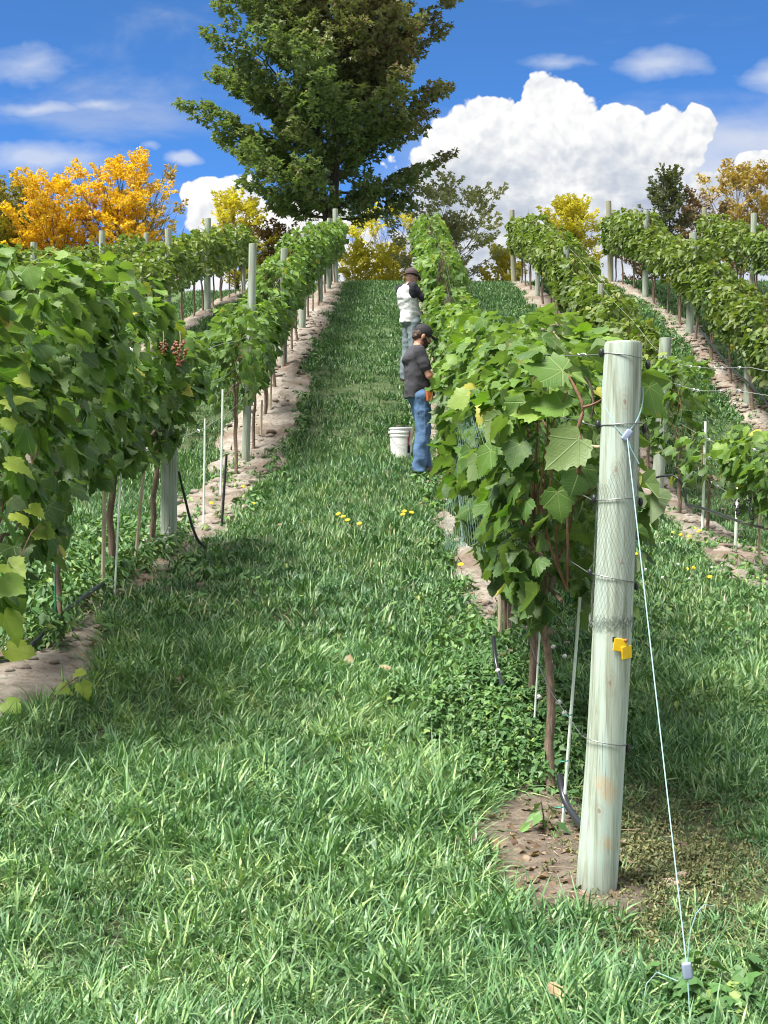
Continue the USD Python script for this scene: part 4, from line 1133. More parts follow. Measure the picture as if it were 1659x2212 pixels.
    waist_cut = m3.Manifold.cube([2, 2, 1], True).translate([0, 0, float(A('pelvis')[2]) + .115 + .5])
    jeans = obj('jeans', fused(tr, .013, 4, .019, cl['seed'] + 9, (11, 11, 11), (floor_cut, waist_cut)), MATS[cl['jeans']], t, smooth=True)
    if cl.get('belt'):
        pz = A('pelvis')
        ring = m3.Manifold.batch_hull([m3.Manifold.cylinder(.035, .128, .128, 32).translate([float(pz[0] + dx), dy, float(pz[2]) + .075]) for dx, dy in ((0, .035), (0, -.035))])
        obj('belt', fused([ring], .02, 2), MATS['belt_black'], t, smooth=40)
    # shoes
    for s in 'rl':
        a, q = A('an_' + s), A('toe_' + s)
        d = q - a; d[2] = 0; d = unit(d); n = np.array([-d[1], d[0], 0])
        h0 = np.array([a[0], a[1], 0]) - d * .045
        up_ = m3.Manifold.batch_hull([ball(h0 + [0, 0, .045], .040), ball(a + [0, 0, .015], .045), ball(h0 + d * .15 + n * .018 + [0, 0, .045], .034), ball(h0 + d * .15 - n * .018 + [0, 0, .045], .034), ball(h0 + d * .235 + [0, 0, .038], .030)])
        up_ = up_ - m3.Manifold.cube([1, 1, 1], True).translate([0, 0, -.5 + .02])
        sh = obj('shoe', fused([up_], .02, 2), MATS['shoe_dark'], t, smooth=True)
        so = m3.Manifold.batch_hull([m3.Manifold.cylinder(.022, r, r, 16).translate([float(c[0]), float(c[1]), 0.0]) for c, r in ((h0, .042), (h0 + d * .15, .050), (h0 + d * .225, .038))])
        obj('sole', so, MATS['sole_rubber'], sh, smooth=40)
    return t, hf, HE, jeans


UPR = dict(pelvis=(-.0, 0, .98), hip_r=(0, -.09, .92), hip_l=(0, .09, .92), waist=(-.01, 0, 1.12), chest=(-.01, 0, 1.33), sh_r=(-.03, -.185, 1.455), sh_l=(-.03, .185, 1.455), neck=(.0, 0, 1.50))
# near man: facing right along the picture, back a little towards us, head bowed over the vine
JN = dict(UPR, pelvis=(.03, 0, .985), hip_r=(.03, -.09, .92), hip_l=(.03, .09, .92), waist=(.0, 0, 1.12), chest=(-.035, 0, 1.32), sh_r=(-.035, -.19, 1.44), sh_l=(-.02, .19, 1.44), neck=(-.005, 0, 1.495),
          head=(.058, 0, 1.630), head_pitch=.42, head_yaw=-.05,
          el_r=(.075, -.235, 1.15), wr_r=(.285, -.10, 1.11), hd_r=(.8, .35, .15), hu_r=(.1, -.7, .7), el_l=(.09, .225, 1.16), wr_l=(.31, .12, 1.19), hd_l=(.9, -.2, .1), hu_l=(0, .6, .8), curl=.55,
          kn_r=(.045, -.10, .50), an_r=(-.015, -.11, .085), toe_r=(.18, -.14, .02), kn_l=(.10, .11, .50), an_l=(.12, .13, .085), toe_l=(.32, .13, .02))
NM = gp(0.175, 17.5)
nm_, hf, HE, jeans = person('person', 'man in charcoal T-shirt, blue jeans and black cap, head bowed, by the bucket', NM + [0, 0, .02], math.radians(14), JN,
                            dict(skin='skin', shirt='shirt_charcoal', jeans='denim_blue', hem=-.055, hem_tilt=-5, belly=.138, long=False, seed=3), 1.0)
hair = fused([HE((-.040, 0, .02), (.080, .081, .085)), HE((-.075, 0, -.035), (.042, .062, .04))], .012, 3, .008, 5, (40, 40, 40), (HE((.10, 0, -.03), (.105, .2, .13)),))
obj('hair', hair, MATS['hair_brown'], nm_, smooth=True)
beard = fused([m3.Manifold.batch_hull([ball(hf(.066, 0, -.125), .024), ball(hf(.088, 0, -.075), .020), ball(hf(.062, .047, -.06), .021), ball(hf(.062, -.047, -.06), .021), ball(hf(.05, 0, -.10), .03)]),
               m3.Manifold.batch_hull([ball(hf(.062, -.05, -.06), .020), ball(hf(.016, -.068, -.005), .014), ball(hf(.012, -.064, -.04), .014)]), m3.Manifold.batch_hull([ball(hf(.062, .05, -.06), .020), ball(hf(.016, .068, -.005), .014), ball(hf(.012, .064, -.04), .014)]),
               bone((hf(.098, .022, -.044), .008), (hf(.104, 0, -.040), .009)), bone((hf(.098, -.022, -.044), .008), (hf(.104, 0, -.040), .009))], .01, 3, .006, 8, (50, 50, 50))
obj('beard', beard, MATS['beard_dark'], nm_, smooth=True)
crown = fused([HE((-.012, 0, .052), (.110, .088, .098))], .012, 2, .003, 2, (30, 30, 30), (HE((0, 0, -.42), (.5, .5, .44)),))
cap = obj('cap', crown, MATS['cap_black'], nm_, smooth=True)
brim = m3.Manifold.batch_hull([ball(hf(.075, s * .070, .048), .006, 8) for s in (-1, 1)] + [ball(hf(.165, s * .045, .028), .005, 8) for s in (-1, 1)] + [ball(hf(.182, 0, .030), .005, 8), ball(hf(.14, 0, .05), .006, 8)])
obj('brim', brim, MATS['cap_black'], cap, smooth=60)
po = bevel_box(.09, .04, .155, .016).rotate([0, -6, 8]).translate([.085, -.216, .93])
pouch = obj('pouch', po, MATS['leather_orange'], nm_, smooth=60, label='orange-brown leather holster on the right hip')
obj('stitching', tube(np.array([[.052, -.238, .985], [.062, -.239, .885], [.085, -.239, .865], [.108, -.237, .885], [.115, -.235, .975]]), .0025, 5), MATS['chip'], pouch)

# far man: seen from behind, turned to the right, arm raised to the vines
JF = dict(UPR, pelvis=(.05, 0, .985), hip_r=(.05, -.09, .92), hip_l=(.05, .09, .92), waist=(.015, 0, 1.13), chest=(-.04, 0, 1.34), sh_r=(-.03, -.195, 1.465), sh_l=(-.05, .195, 1.465), neck=(-.01, 0, 1.51), head=(.045, 0, 1.65), head_pitch=.22, head_yaw=-.15,
          el_r=(.17, -.24, 1.25), wr_r=(.37, -.16, 1.34), hd_r=(.85, .1, .3), hu_r=(-.1, -.3, .9), el_l=(.02, .25, 1.20), wr_l=(.24, .22, 1.12), hd_l=(.9, -.1, .1), hu_l=(0, .5, .8), curl=.5,
          kn_r=(.03, -.10, .50), an_r=(-.03, -.11, .085), toe_r=(.16, -.14, .02), kn_l=(.03, .11, .50), an_l=(-.02, .12, .085), toe_l=(.18, .15, .02))
FM = gp(0.10, 24.2)
fm_, hf, HE, jeans = person('person', 'man in white shirt with black sleeves, brown hat and grey jeans, seen from behind', FM + [0, 0, .02], math.radians(26), JF,
                            dict(skin='skin_pale', shirt='shirt_white', sleeve='sleeve_black', jeans='denim_grey', hem=-.05, hem_tilt=6, belly=.125, long=True, seed=6, belt=True), 1.03)
hair = fused([HE((-.035, 0, .015), (.080, .078, .075))], .012, 2, .004, 5, (40, 40, 40), (HE((.10, 0, -.03), (.105, .2, .13)),))
obj('hair', hair, MATS['skin_pale'], fm_, smooth=True, label='very short cropped hair')
crown = fused([HE((-.012, 0, .060), (.108, .088, .092))], .012, 2, .004, 2, (30, 30, 30), (HE((0, 0, -.41), (.5, .5, .44)),))
hat = obj('hat', crown, MATS['hat_brown'], fm_, smooth=True)
a = np.linspace(0, 2 * np.pi, 41)[:-1]
rin, rout = np.c_[.098 * np.cos(a) - .012, .080 * np.sin(a)], np.c_[.165 * np.cos(a) - .012, .140 * np.sin(a)]
zo = .035 - .048 * np.abs(np.cos(a)) ** 2 + .022 * np.abs(np.sin(a))
V = np.array([hf(*p, .048) for p in rin] + [hf(p[0], p[1], z) for p, z in zip(rout, zo)] + [hf(*p, .042) for p in rin] + [hf(p[0], p[1], z - .006) for p, z in zip(rout, zo)])
k = np.arange(40); k1 = (k + 1) % 40
F = np.vstack([np.c_[k, k + 40, k1 + 40, k1], np.c_[k + 80, k1 + 80, k1 + 120, k + 120], np.c_[k + 40, k + 120, k1 + 120, k1 + 40]])
obj('brim', (V, F), MATS['hat_brown'], hat, smooth=60)

# bucket of grapes
bk = thing('bucket', 'white plastic bucket filled with dark grapes, on the grass behind the man in dark grey', 'bucket', gp(-0.02, 18.75, .0))
prof = np.array([[.0, .004], [.128, .004], [.132, .012], [.142, .26], [.143, .275], [.150, .278], [.151, .292], [.1435, .295], [.1445, .318], [.152, .322], [.153, .338], [.146, .342], [.1475, .372], [.155, .376], [.1555, .386], [.150, .390], [.146, .388], [.140, .27], [.130, .02], [.0, .02]])
obj('shell', trimesh.creation.revolve(prof, sections=48), MATS['white_plastic'], bk, smooth=35)
a = np.linspace(-1.35, 1.35, 24)
obj('handle', tube(np.stack([.158 * np.sin(a) - .0, -.158 * np.cos(a), .34 - .17 * np.cos(a * 1.16)], 1), .003, 6), MATS['wire'], bk)
for s in (-1, 1):
    obj('handle_lug', bevel_box(.02, .03, .03, .005).translate([s * .155, -.02, .33]), MATS['white_plastic'], bk, smooth=40)


def wrap(poly, r0, z0, ang0, off):
    """Flat shapes (metres along, up) laid round the bucket wall."""
    v, f = poly
    r = r0 + off + 0 * v[:, 0]
    an = ang0 + v[:, 0] / r0
    return np.stack([r * np.sin(an), -r * np.cos(an), z0 + v[:, 1]], 1), f


def blot(w, h, seed):
    rg = R_(seed); n = 14; a = np.arange(n) / n * 6.283
    rr = rg.uniform(.75, 1.1, n)
    v = np.vstack([[[0, 0]], np.c_[w / 2 * rr * np.cos(a), h / 2 * rr * np.sin(a)]]); k = np.arange(n)
    return v, np.c_[np.zeros(n, int), 1 + k, 1 + (k + 1) % n]


for k, (z, w, h) in enumerate([(.345, .022, .03), (.318, .03, .035), (.285, .034, .04), (.25, .04, .05), (.215, .035, .045), (.185, .028, .03)]):
    obj('red_print', wrap(blot(w, h, k), .158 if z > .27 else .1425, z, .72 - .012 * k, .003), MATS['red_print'], bk)
obj('dark_print', wrap((np.array([[-.02, -.05], [.02, -.05], [.02, .05], [-.02, .05]]), np.array([[0, 1, 2], [0, 2, 3]])), .139, .12, .72, .003), MATS['cap_black'], bk)
rg = R_(3); ms = []
for q in range(150):
    a_, r_ = rg.uniform(0, 6.28), .135 * math.sqrt(rg.uniform())
    s = trimesh.creation.icosphere(1, rg.uniform(.009, .013)); s.vertices += [r_ * math.cos(a_), r_ * math.sin(a_), .365 + .05 * (1 - r_ / .14) * rg.uniform(.3, 1) + .012 * rg.normal()]
    ms.append(s)
hg = thing('grape_heap', 'dark blue grapes heaped in the white bucket', 'grapes', gp(-0.02, 18.75, .0))
obj('berries', trimesh.util.concatenate(ms), MATS['grape_skin'], hg, smooth=True, kind='stuff')

# ------------------------------------------------------------------ trees on and beyond the hilltop
def lookat_quat(d, roll, rg):
    """Quaternions (w, x, y, z) that turn +x to d, with a roll about it."""
    d = unit(np.asarray(d, float)); n = len(d)
    ref = np.tile([0, 0, 1.0], (n, 1)); ref[np.abs(d[:, 2]) > .95] = [0, 1, 0]
    y = unit(np.cross(ref, d)); z = np.cross(d, y)
    c, s = np.cos(roll)[:, None], np.sin(roll)[:, None]
    y2, z2 = y * c + z * s, z * c - y * s
    from scipy.spatial.transform import Rotation
    q = Rotation.from_matrix(np.stack([d, y2, z2], -1)).as_quat()
    return q[:, [3, 0, 1, 2]]


def instancer(name, parent, protos, pos, quat, scale, idx, **tags):
    p = path_for(name, P(parent) if parent is not None else None)
    pi = UsdGeom.PointInstancer.Define(stage, p)
    rel = pi.CreatePrototypesRel()
    for k, (mesh, mat, attrs) in enumerate(protos):
        m = obj('pattern', mesh, mat, pi, attrs=attrs)
        rel.AddTarget(m.GetPath())
    pi.CreatePositionsAttr(Vt.Vec3fArray.FromNumpy(np.asarray(pos, np.float32)))
    q = np.asarray(quat, np.float32)
    pi.CreateOrientationsAttr(Vt.QuathArray([Gf.Quath(float(a[0]), float(a[1]), float(a[2]), float(a[3])) for a in q]))
    sc = np.asarray(scale, np.float32)
    if sc.ndim == 1:
        sc = np.repeat(sc[:, None], 3, 1)
    pi.CreateScalesAttr(Vt.Vec3fArray.FromNumpy(np.ascontiguousarray(sc)))
    pi.CreateProtoIndicesAttr(Vt.IntArray.FromNumpy(np.asarray(idx, np.int32)))
    tag(pi, tags.get("label"), tags.get("category"), None, "stuff")
    return pi


def spray(rg, L, n, size, tpl, tone=(0, 1), droop=.3, flat=.55):
    """A leafy twig along +x."""
    x = L * rg.uniform(.05, 1.0, n); wd = .42 * L * (1 - .55 * x / L)
    a = rg.uniform(0, 6.283, n); rr = wd * np.sqrt(rg.uniform(0, 1, n)) * .75
    pos = np.stack([x, rr * np.cos(a), flat * rr * np.sin(a)], 1)
    nrm = np.stack([rg.normal(0.1, .35, n), rg.normal(0, .45, n), np.full(n, .8)], 1)
    tip = np.stack([np.full(n, .5), 1.1 * np.cos(a), rg.normal(-droop, .3, n)], 1)
    v, f, t2 = leaves(tpl, pos, nrm, tip, rg.uniform(.7, 1.2, n) * size, rg, .3, .2, .04)
    V = v.shape[1]
    F = (f[None] + (np.arange(n) * V)[:, None, None]).reshape(-1, 3)
    return (v.reshape(-1, 3), F), np.repeat(rg.uniform(tone[0], tone[1], n), V)


def tree(name, label, cat, base, H, R, prof, n_limb, mat, seed, leaf=.10, per=55, trunk_r=.15, z0=.15, tilt=(0, 45), step=.3, tpl=T_MAPLE, bare=0.0, upright=0.0, bark='tree_bark', group=None, sub=True, trunks=1, spray_len=.9, dens=1.0, flat=.55):
    rg = R_(seed)
    t = thing(name, label, cat, base, group=group)
    tops = []
    for q in range(trunks):
        n = 12
        zz = np.linspace(-.4, H * (.97 - .12 * q), n)
        off = np.cumsum(rg.normal(0, .05 * H / 12, (n, 2)), 0); off -= off[0]
        if trunks > 1:
            off += np.outer(zz / H, [math.cos(q * 2.6) * R * .28, math.sin(q * 2.6) * R * .28])
            off += [(q - (trunks - 1) / 2) * trunk_r * 1.7, 0]
        c = np.c_[off, zz]; tops.append(c)
        obj('trunk', tube(c, trunk_r * np.linspace(1, .10, n) * (1 - .2 * q), 8), MATS[bark], t, smooth=60)
    pts, dirs, limbs = [], [], []
    for k in range(n_limb):
        u = (k + rg.uniform(0, 1)) / n_limb
        c = tops[k % trunks]
        h = H * (z0 + (.97 - z0) * u)
        p0 = np.array([np.interp(h, c[:, 2], c[:, 0]), np.interp(h, c[:, 2], c[:, 1]), h])
        L = R * np.interp(u, *prof) * rg.uniform(.82, 1.06)
        az = k * 2.39996 + rg.uniform(-.4, .4); el = math.radians(np.interp(u, [0, 1], tilt) + rg.normal(0, 7))
        m = 9; s = np.linspace(0, 1, m)
        d = np.array([math.cos(az) * math.cos(el), math.sin(az) * math.cos(el), math.sin(el)])
        pl = p0 + np.outer(s * L, d) + np.outer(L * (.10 + upright) * s ** 2.2, [0, 0, 1]) + np.cumsum(rg.normal(0, .012 * L, (m, 3)), 0)
        limbs.append(tube(pl, np.linspace(max(.012, trunk_r * .28 * (1 - .5 * u)), .007, m), 5))
        if rg.uniform() < bare:
            for q in range(7):
                s0 = rg.uniform(.25, .95); pp = np.array([np.interp(s0, s, pl[:, j]) for j in range(3)])
                dd = unit(d + rg.normal(0, .45, 3) + [0, 0, .5]) * L * rg.uniform(.2, .45)
                limbs.append(tube([pp, pp + dd * .5 + rg.normal(0, .03, 3), pp + dd], [.009, .006, .003], 4))
            continue
        nn = max(2, int(L / step * dens))
        for s0 in np.linspace(.16, 1, nn):
            pp = np.array([np.interp(s0, s, pl[:, j]) for j in range(3)])
            dl = unit(np.array([np.interp(min(1, s0 + .1), s, pl[:, j]) - np.interp(max(0, s0 - .1), s, pl[:, j]) for j in range(3)]))
            sidev = unit(np.cross(dl, [0, 0, 1.0]))
            for sd in (-1, 1):
                reach = (1 - s0) * .38 * L * rg.uniform(.4, 1.1) if sub else 0
                dd = unit(dl * .75 + sidev * sd * rg.uniform(.4, 1.0) + [0, 0, rg.normal(.08, .18)])
                q0 = pp
                if reach > .5:
                    limbs.append(tube([pp, pp + dd * reach * .6, pp + dd * reach + [0, 0, .05 * reach]], [.012, .009, .005], 4))
                    for f in np.arange(.45, reach, step * 1.25):
                        pts.append(pp + dd * f); dirs.append(unit(dd + rg.normal(0, .35, 3)))
                    q0 = pp + dd * reach
                pts.append(q0); dirs.append(dd)
        pts.append(pl[-1]); dirs.append(d + [0, 0, .25])
    obj('limbs', join(limbs), MATS[bark], t, smooth=60, kind='stuff')
    if pts:
        pts, dirs = np.array(pts), np.array(dirs)
        protos = []
        for k in range(4):
            m, tone = spray(rg, spray_len, per, leaf, tpl, flat=flat)
            protos.append((m, MATS[mat], dict(tone=tone)))
        n = len(pts)
        instancer('crown', t, protos, pts, lookat_quat(dirs, rg.normal(0, .35, n), rg), rg.uniform(.65, 1.15, n), rg.integers(0, 4, n))
    return t


def leafmat(name, stops, back, patch=.0, pc=(0, 0, 0), trans=.3, turn=None):
    mat_leaf(name, stops, back, trans=trans, rough=.5, patch=patch, patch_col=pc, turn=turn)


leafmat('maple_leaf', [(0, (.050, .100, .030)), (.5, (.085, .145, .044)), (.85, (.155, .210, .070)), (1, (.25, .22, .09))], (.18, .23, .13), .35, (.17, .13, .07), .30, ((.5, .0, .5), 6.7, 8.4, (.19, .095, .06)))
leafmat('orange_leaf', [(0, (.46, .24, .014)), (.5, (.72, .44, .028)), (1, (.78, .56, .06))], (.56, .33, .04), .4, (.55, .46, .04), .42)
leafmat('olive_leaf', [(0, (.13, .14, .025)), (.6, (.27, .23, .03)), (1, (.42, .31, .04))], (.25, .22, .06), 0, trans=.35)
leafmat('yellow_leaf', [(0, (.36, .33, .05)), (.5, (.58, .47, .05)), (1, (.70, .56, .10))], (.52, .44, .10), .3, (.32, .34, .07), .42)
leafmat('ochre_leaf', [(0, (.30, .20, .05)), (.6, (.46, .33, .09)), (1, (.54, .42, .15))], (.34, .22, .08), 0, trans=.3)
leafmat('pale_leaf', [(0, (.20, .21, .10)), (.6, (.34, .34, .18)), (1, (.46, .40, .20))], (.36, .35, .24), 0, trans=.3)
leafmat('russet_leaf', [(0, (.10, .07, .040)), (.6, (.19, .12, .06)), (1, (.32, .19, .08))], (.15, .09, .05), 0, trans=.2)
leafmat('dusk_leaf', [(0, (.040, .060, .028)), (.6, (.085, .105, .050)), (1, (.17, .14, .06))], (.14, .16, .09), 0, trans=.2)


def tb(px, d, dz=0.0):
    x = (px - 870) / 3200 * d
    return np.array([x, d, float(ground(x, d)) + dz])


def top_h(py, b, d):
    return 1.6 + (1045 - py) / 3200 * d - b[2]


ROUND = ([0, .2, .5, .8, 1], [.7, .95, 1, .75, .3])
b = tb(712, 56)
tree('maple_tree', 'tall dense dark green maple, reddish at its upper right, towering over the left row', 'tree', b + [.12, 0, 0], 17.8, 4.45,
     ([0, .05, .14, .25, .45, .7, .88, 1], [.50, .86, 1.04, 1.08, 1.04, .96, .70, .2]), 112, 'maple_leaf', 7, leaf=.20, per=40, trunk_r=.22, z0=.165, tilt=(6, 54), step=.46, trunks=2, spray_len=.85, upright=.12, flat=.95)
TREES = [
    ('orange tree at the left picture edge, partly still olive', 'orange_tree', 15, 62, 405, 2.3, 'olive_leaf', dict(n_limb=40, upright=.25, hk=.72)),
    ('rounded bright orange autumn tree, second from the left edge', 'orange_tree', 118, 60, 352, 2.4, 'orange_leaf', dict(n_limb=46, upright=.3, bare=.18, hk=.62, dens=.72)),
    ('tallest bright orange autumn tree with bare twigs on its right', 'orange_tree', 258, 60, 318, 2.4, 'orange_leaf', dict(n_limb=54, upright=.45, bare=.38, hk=.64, dens=.72)),
    ('bare-twigged pinkish tree on the right flank of the orange trees', 'bare_tree', 335, 63, 400, 1.7, 'ochre_leaf', dict(n_limb=30, upright=.6, bare=.72, bark='grey_bark')),
    ('small yellow tree between the orange trees and the big maple', 'yellow_tree', 512, 58, 445, 1.3, 'yellow_leaf', dict(n_limb=26, upright=.3)),
    ('brown shrub behind the second left row, left of the big maple', 'brown_shrub', 585, 58, 520, 1.0, 'russet_leaf', dict(n_limb=16, upright=.3, dens=.7)),
    ('thin grey-stemmed tree with sparse yellow leaves at the hilltop gap, left', 'thin_tree', 765, 68, 500, 1.6, 'yellow_leaf', dict(n_limb=26, upright=.5, bare=.6, dens=.22, bark='grey_bark')),
    ('thin grey-stemmed tree with sparse ochre leaves at the hilltop gap, right', 'thin_tree', 835, 66, 495, 1.7, 'yellow_leaf', dict(n_limb=30, upright=.5, bare=.6, dens=.22, bark='grey_bark')),
    ('low golden bush on the skyline at the left end of the grass crest', 'golden_bush', 770, 60, 575, 1.1, 'yellow_leaf', dict(n_limb=13, upright=.2, z0=.1, dens=.35)),
    ('low yellow bush on the skyline beside the man in the brown hat', 'golden_bush', 850, 60, 565, 1.0, 'yellow_leaf', dict(n_limb=12, upright=.2, z0=.1, dens=.35)),
    ('pale sparse-leaved tree behind the top of the row right of the alley', 'pale_tree', 965, 57, 448, 2.0, 'pale_leaf', dict(n_limb=40, upright=.25, bare=.2, dens=.42, bark='grey_bark', tilt=(5, 55))),
    ('small yellow-green bush on the skyline left of the second right row', 'golden_bush', 1085, 58, 560, .7, 'yellow_leaf', dict(n_limb=14, upright=.2, z0=.1)),
    ('yellow-green tree behind the far end of the second right row', 'yellow_tree', 1225, 57, 468, 1.2, 'yellow_leaf', dict(n_limb=30, upright=.35)),
    ('slender dark tree standing alone above the right rows', 'slender_tree', 1440, 60, 372, .66, 'dusk_leaf', dict(n_limb=24, upright=.5, dens=.30, z0=.34, hk=.9)),
    ('reddish-brown shrub right of the slender dark tree', 'brown_shrub', 1505, 60, 440, 1.3, 'russet_leaf', dict(n_limb=26, upright=.35, dens=.32, bare=.3)),
    ('russet shrub left of the slender dark tree', 'brown_shrub', 1385, 60, 500, .9, 'russet_leaf', dict(n_limb=18, upright=.3, dens=.3, bare=.2)),
    ('ochre-topped tree with pale bare stems near the right picture edge', 'ochre_tree', 1590, 64, 405, 1.9, 'ochre_leaf', dict(n_limb=40, upright=.5, bare=.4, z0=.4, dens=.34, bark='grey_bark')),
    ('yellow-brown tree cut by the right picture edge', 'ochre_tree', 1665, 64, 398, 1.8, 'ochre_leaf', dict(n_limb=40, upright=.5, bare=.35, z0=.4, dens=.38, bark='grey_bark')),
]
for k, (lab, nm, px, d, py, R, mat, kw) in enumerate(TREES):
    b = tb(px, d)
    H_ = top_h(py, b, d)
    tree(nm, lab, 'shrub' if 'shrub' in nm or 'bush' in nm else 'tree', b, H_ * kw.pop('hk', .84), R, ROUND, kw.pop('n_limb'), mat, 300 + k, leaf=.13, per=46, trunk_r=.09, tilt=kw.pop('tilt', (20, 68)), z0=kw.pop('z0', .2), step=.34, trunks=2 if k % 3 else 1, tpl=T_MAPLE, spray_len=.75, **kw)

# ------------------------------------------------------------------ grass
def clump(rg, n, rad, h, w, lean=.55):
    """A tuft of bent grass blades."""
    a, rr = rg.uniform(0, 6.283, n), rad * np.sqrt(rg.uniform(0, 1, n))
    base = np.stack([rr * np.cos(a), rr * np.sin(a), np.full(n, -.01)], 1)
    az = rg.uniform(0, 6.283, n); L = h * rg.uniform(.55, 1.35, n); le = np.clip(rg.normal(lean, .38, n), .05, 1.4); bend = rg.uniform(.2, 1.3, n)
    hd = np.stack([np.cos(az), np.sin(az), 0 * az], 1); sd = np.stack([-np.sin(az), np.cos(az), 0 * az], 1)
    ws = w * rg.uniform(.6, 1.3, n)
    V, p = [], base.copy()
    for j, (f, wf) in enumerate([(0, .75), (.35, 1.0), (.7, .75), (1.0, 0)]):
        if j:
            th = le + bend * (f - .2)
            p = p + (L * (f - pf))[:, None] * (np.sin(th)[:, None] * hd + np.cos(th)[:, None] * np.array([0, 0, 1.0]))
        pf = f
        tw = sd + np.outer(rg.normal(0, .35, n), [0, 0, 1.0])
        if wf:
            V += [p - tw * (ws * wf / 2)[:, None], p + tw * (ws * wf / 2)[:, None]]
        else:
            V += [p]
    v = np.stack(V, 1)
    f = np.array([[0, 1, 3], [0, 3, 2], [2, 3, 5], [2, 5, 4], [4, 5, 6]])
    F = (f[None] + (np.arange(n) * 7)[:, None, None]).reshape(-1, 3)
    tone = np.repeat(np.clip(rg.beta(2, 2.2, n) * .85 + np.where(rg.uniform(0, 1, n) < .035, .5, 0), 0, 1), 7)
    return (v.reshape(-1, 3), F), tone


def in_view(x, y, m=.35):
    return (x > -.272 * y - m) & (x < .248 * y + m)


def scatter(rg, y0, y1, step, x0=-14, x1=13):
    n = int((x1 - x0) * (y1 - y0) / step ** 2)
    x, y = rg.uniform(x0, x1, n), rg.uniform(y0, y1, n)
    k = in_view(x, y)
    return x[k], y[k]


def grass_field(name, label, rg, y0, y1, step, nb, rad, h, w, xlim, sc=1.0, lean=.6, mat='grass'):
    x, y = scatter(rg, y0, y1, step, *xlim)
    bn_ = bare(x, y)
    dry = np.clip(1.25 - np.hypot((x - 1.12) / .55, (y - 6.2) / 1.15), 0, 1)       # thin trodden turf right of the end post
    keep = rg.uniform(0, 1, len(x)) > np.maximum(bn_ * 1.05, dry * .72)
    x, y, bn_, dry = x[keep], y[keep], bn_[keep], dry[keep]
    lush = meshkit.fbm(np.stack([x * .9, y * .9, 0 * x], 1), 3, 8)
    tuft = meshkit.noise(np.stack([x * 6, y * 6, 0 * x], 1), 12)
    s = sc * (.40 + .75 * lush + .45 * tuft) * rg.uniform(.8, 1.2, len(x)) * (1 - .45 * bn_) * (1 - .5 * dry)
    protos = []
    for k in range(8):
        kw_, kh_ = [(1, 1), (.75, 1.1), (1.35, 1.15), (.9, .7), (1.7, .95), (.7, 1.3), (1.1, .85), (1.25, 1.3)][k]
        m, tone = clump(rg, int(nb / kw_ ** .6), rad * (1 if k % 3 else .7), h * kh_, w * kw_, lean * (1.15 if k % 2 else .8))
        tone = np.clip(tone + [0, -.12, .10, .05, -.05, .12, -.16, .06][k], 0, 1)
        protos.append((m, MATS[mat], dict(tone=tone)))
    yaw = rg.uniform(0, 6.283, len(x)); th = rg.normal(0, .12, (len(x), 2))
    q = np.stack([np.cos(yaw / 2), th[:, 0] * .5, th[:, 1] * .5, np.sin(yaw / 2)], 1); q /= np.linalg.norm(q, axis=1, keepdims=True)
    instancer(name, None, protos, np.stack([x, y, ground(x, y)], 1), q, s, rg.integers(0, 8, len(x)), label=label, category='grass')
    print(name, len(x))


grass_field('grass', 'long green grass in the foreground and the near alley', R_(31), 4.0, 9.5, .044, 24, .055, .115, .0058, (-3, 3), lean=.9)
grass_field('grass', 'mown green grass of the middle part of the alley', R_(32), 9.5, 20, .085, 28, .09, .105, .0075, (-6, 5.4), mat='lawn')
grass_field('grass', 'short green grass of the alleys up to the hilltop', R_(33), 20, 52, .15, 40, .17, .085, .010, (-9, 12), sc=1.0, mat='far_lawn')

# ------------------------------------------------------------------ weeds, flowers, litter
def sprig(rg, h, n, size, tpl=T_OVAL, wide=.5):
    """A leafy weed standing on the ground."""
    z = h * rg.uniform(.08, 1, n); a = rg.uniform(0, 6.283, n); r = wide * h * (1.1 - z / h) * rg.uniform(.2, 1, n)
    pos = np.stack([r * np.cos(a), r * np.sin(a), z], 1)
    nrm = np.stack([np.cos(a) * .5, np.sin(a) * .5, np.full(n, .9)], 1) + rg.normal(0, .25, (n, 3))
    tip = np.stack([np.cos(a), np.sin(a), rg.normal(.15, .3, n)], 1)
    v, f, t2 = leaves(tpl, pos, nrm, tip, size * rg.uniform(.6, 1.3, n), rg, .15, .2, .02)
    V = v.shape[1]
    st = tube([[0, 0, -.02], [.01, 0, h * .5], [0, .01, h]], [.003, .003, .0015], 4)
    vv, ff = join([(v.reshape(-1, 3), (f[None] + (np.arange(n) * V)[:, None, None]).reshape(-1, 3)), st])
    return (vv, ff), np.r_[np.repeat(rg.uniform(0, 1, n), V), np.full(len(st[0]), .4)]


def weeds(label, rg, pts, h, n, size, tpl=T_OVAL, wide=.5, mat='weed_leaf'):
    protos = []
    for k in range(6):
        m, tone = sprig(rg, h, n, size, tpl, wide); protos.append((m, MATS[mat], dict(tone=tone)))
    x, y = pts; yaw = rg.uniform(0, 6.283, len(x))
    q = np.stack([np.cos(yaw / 2), rg.normal(0, .06, len(x)), rg.normal(0, .06, len(x)), np.sin(yaw / 2)], 1); q /= np.linalg.norm(q, axis=1, keepdims=True)
    instancer('weeds', None, protos, np.stack([x, y, ground(x, y)], 1), q, rg.uniform(.55, 1.2, len(x)), rg.integers(0, 6, len(x)), label=label, category='weeds')


def blob(rg, n, cx, cy, sx, sy):
    return rg.normal(cx, sx, n), rg.normal(cy, sy, n)


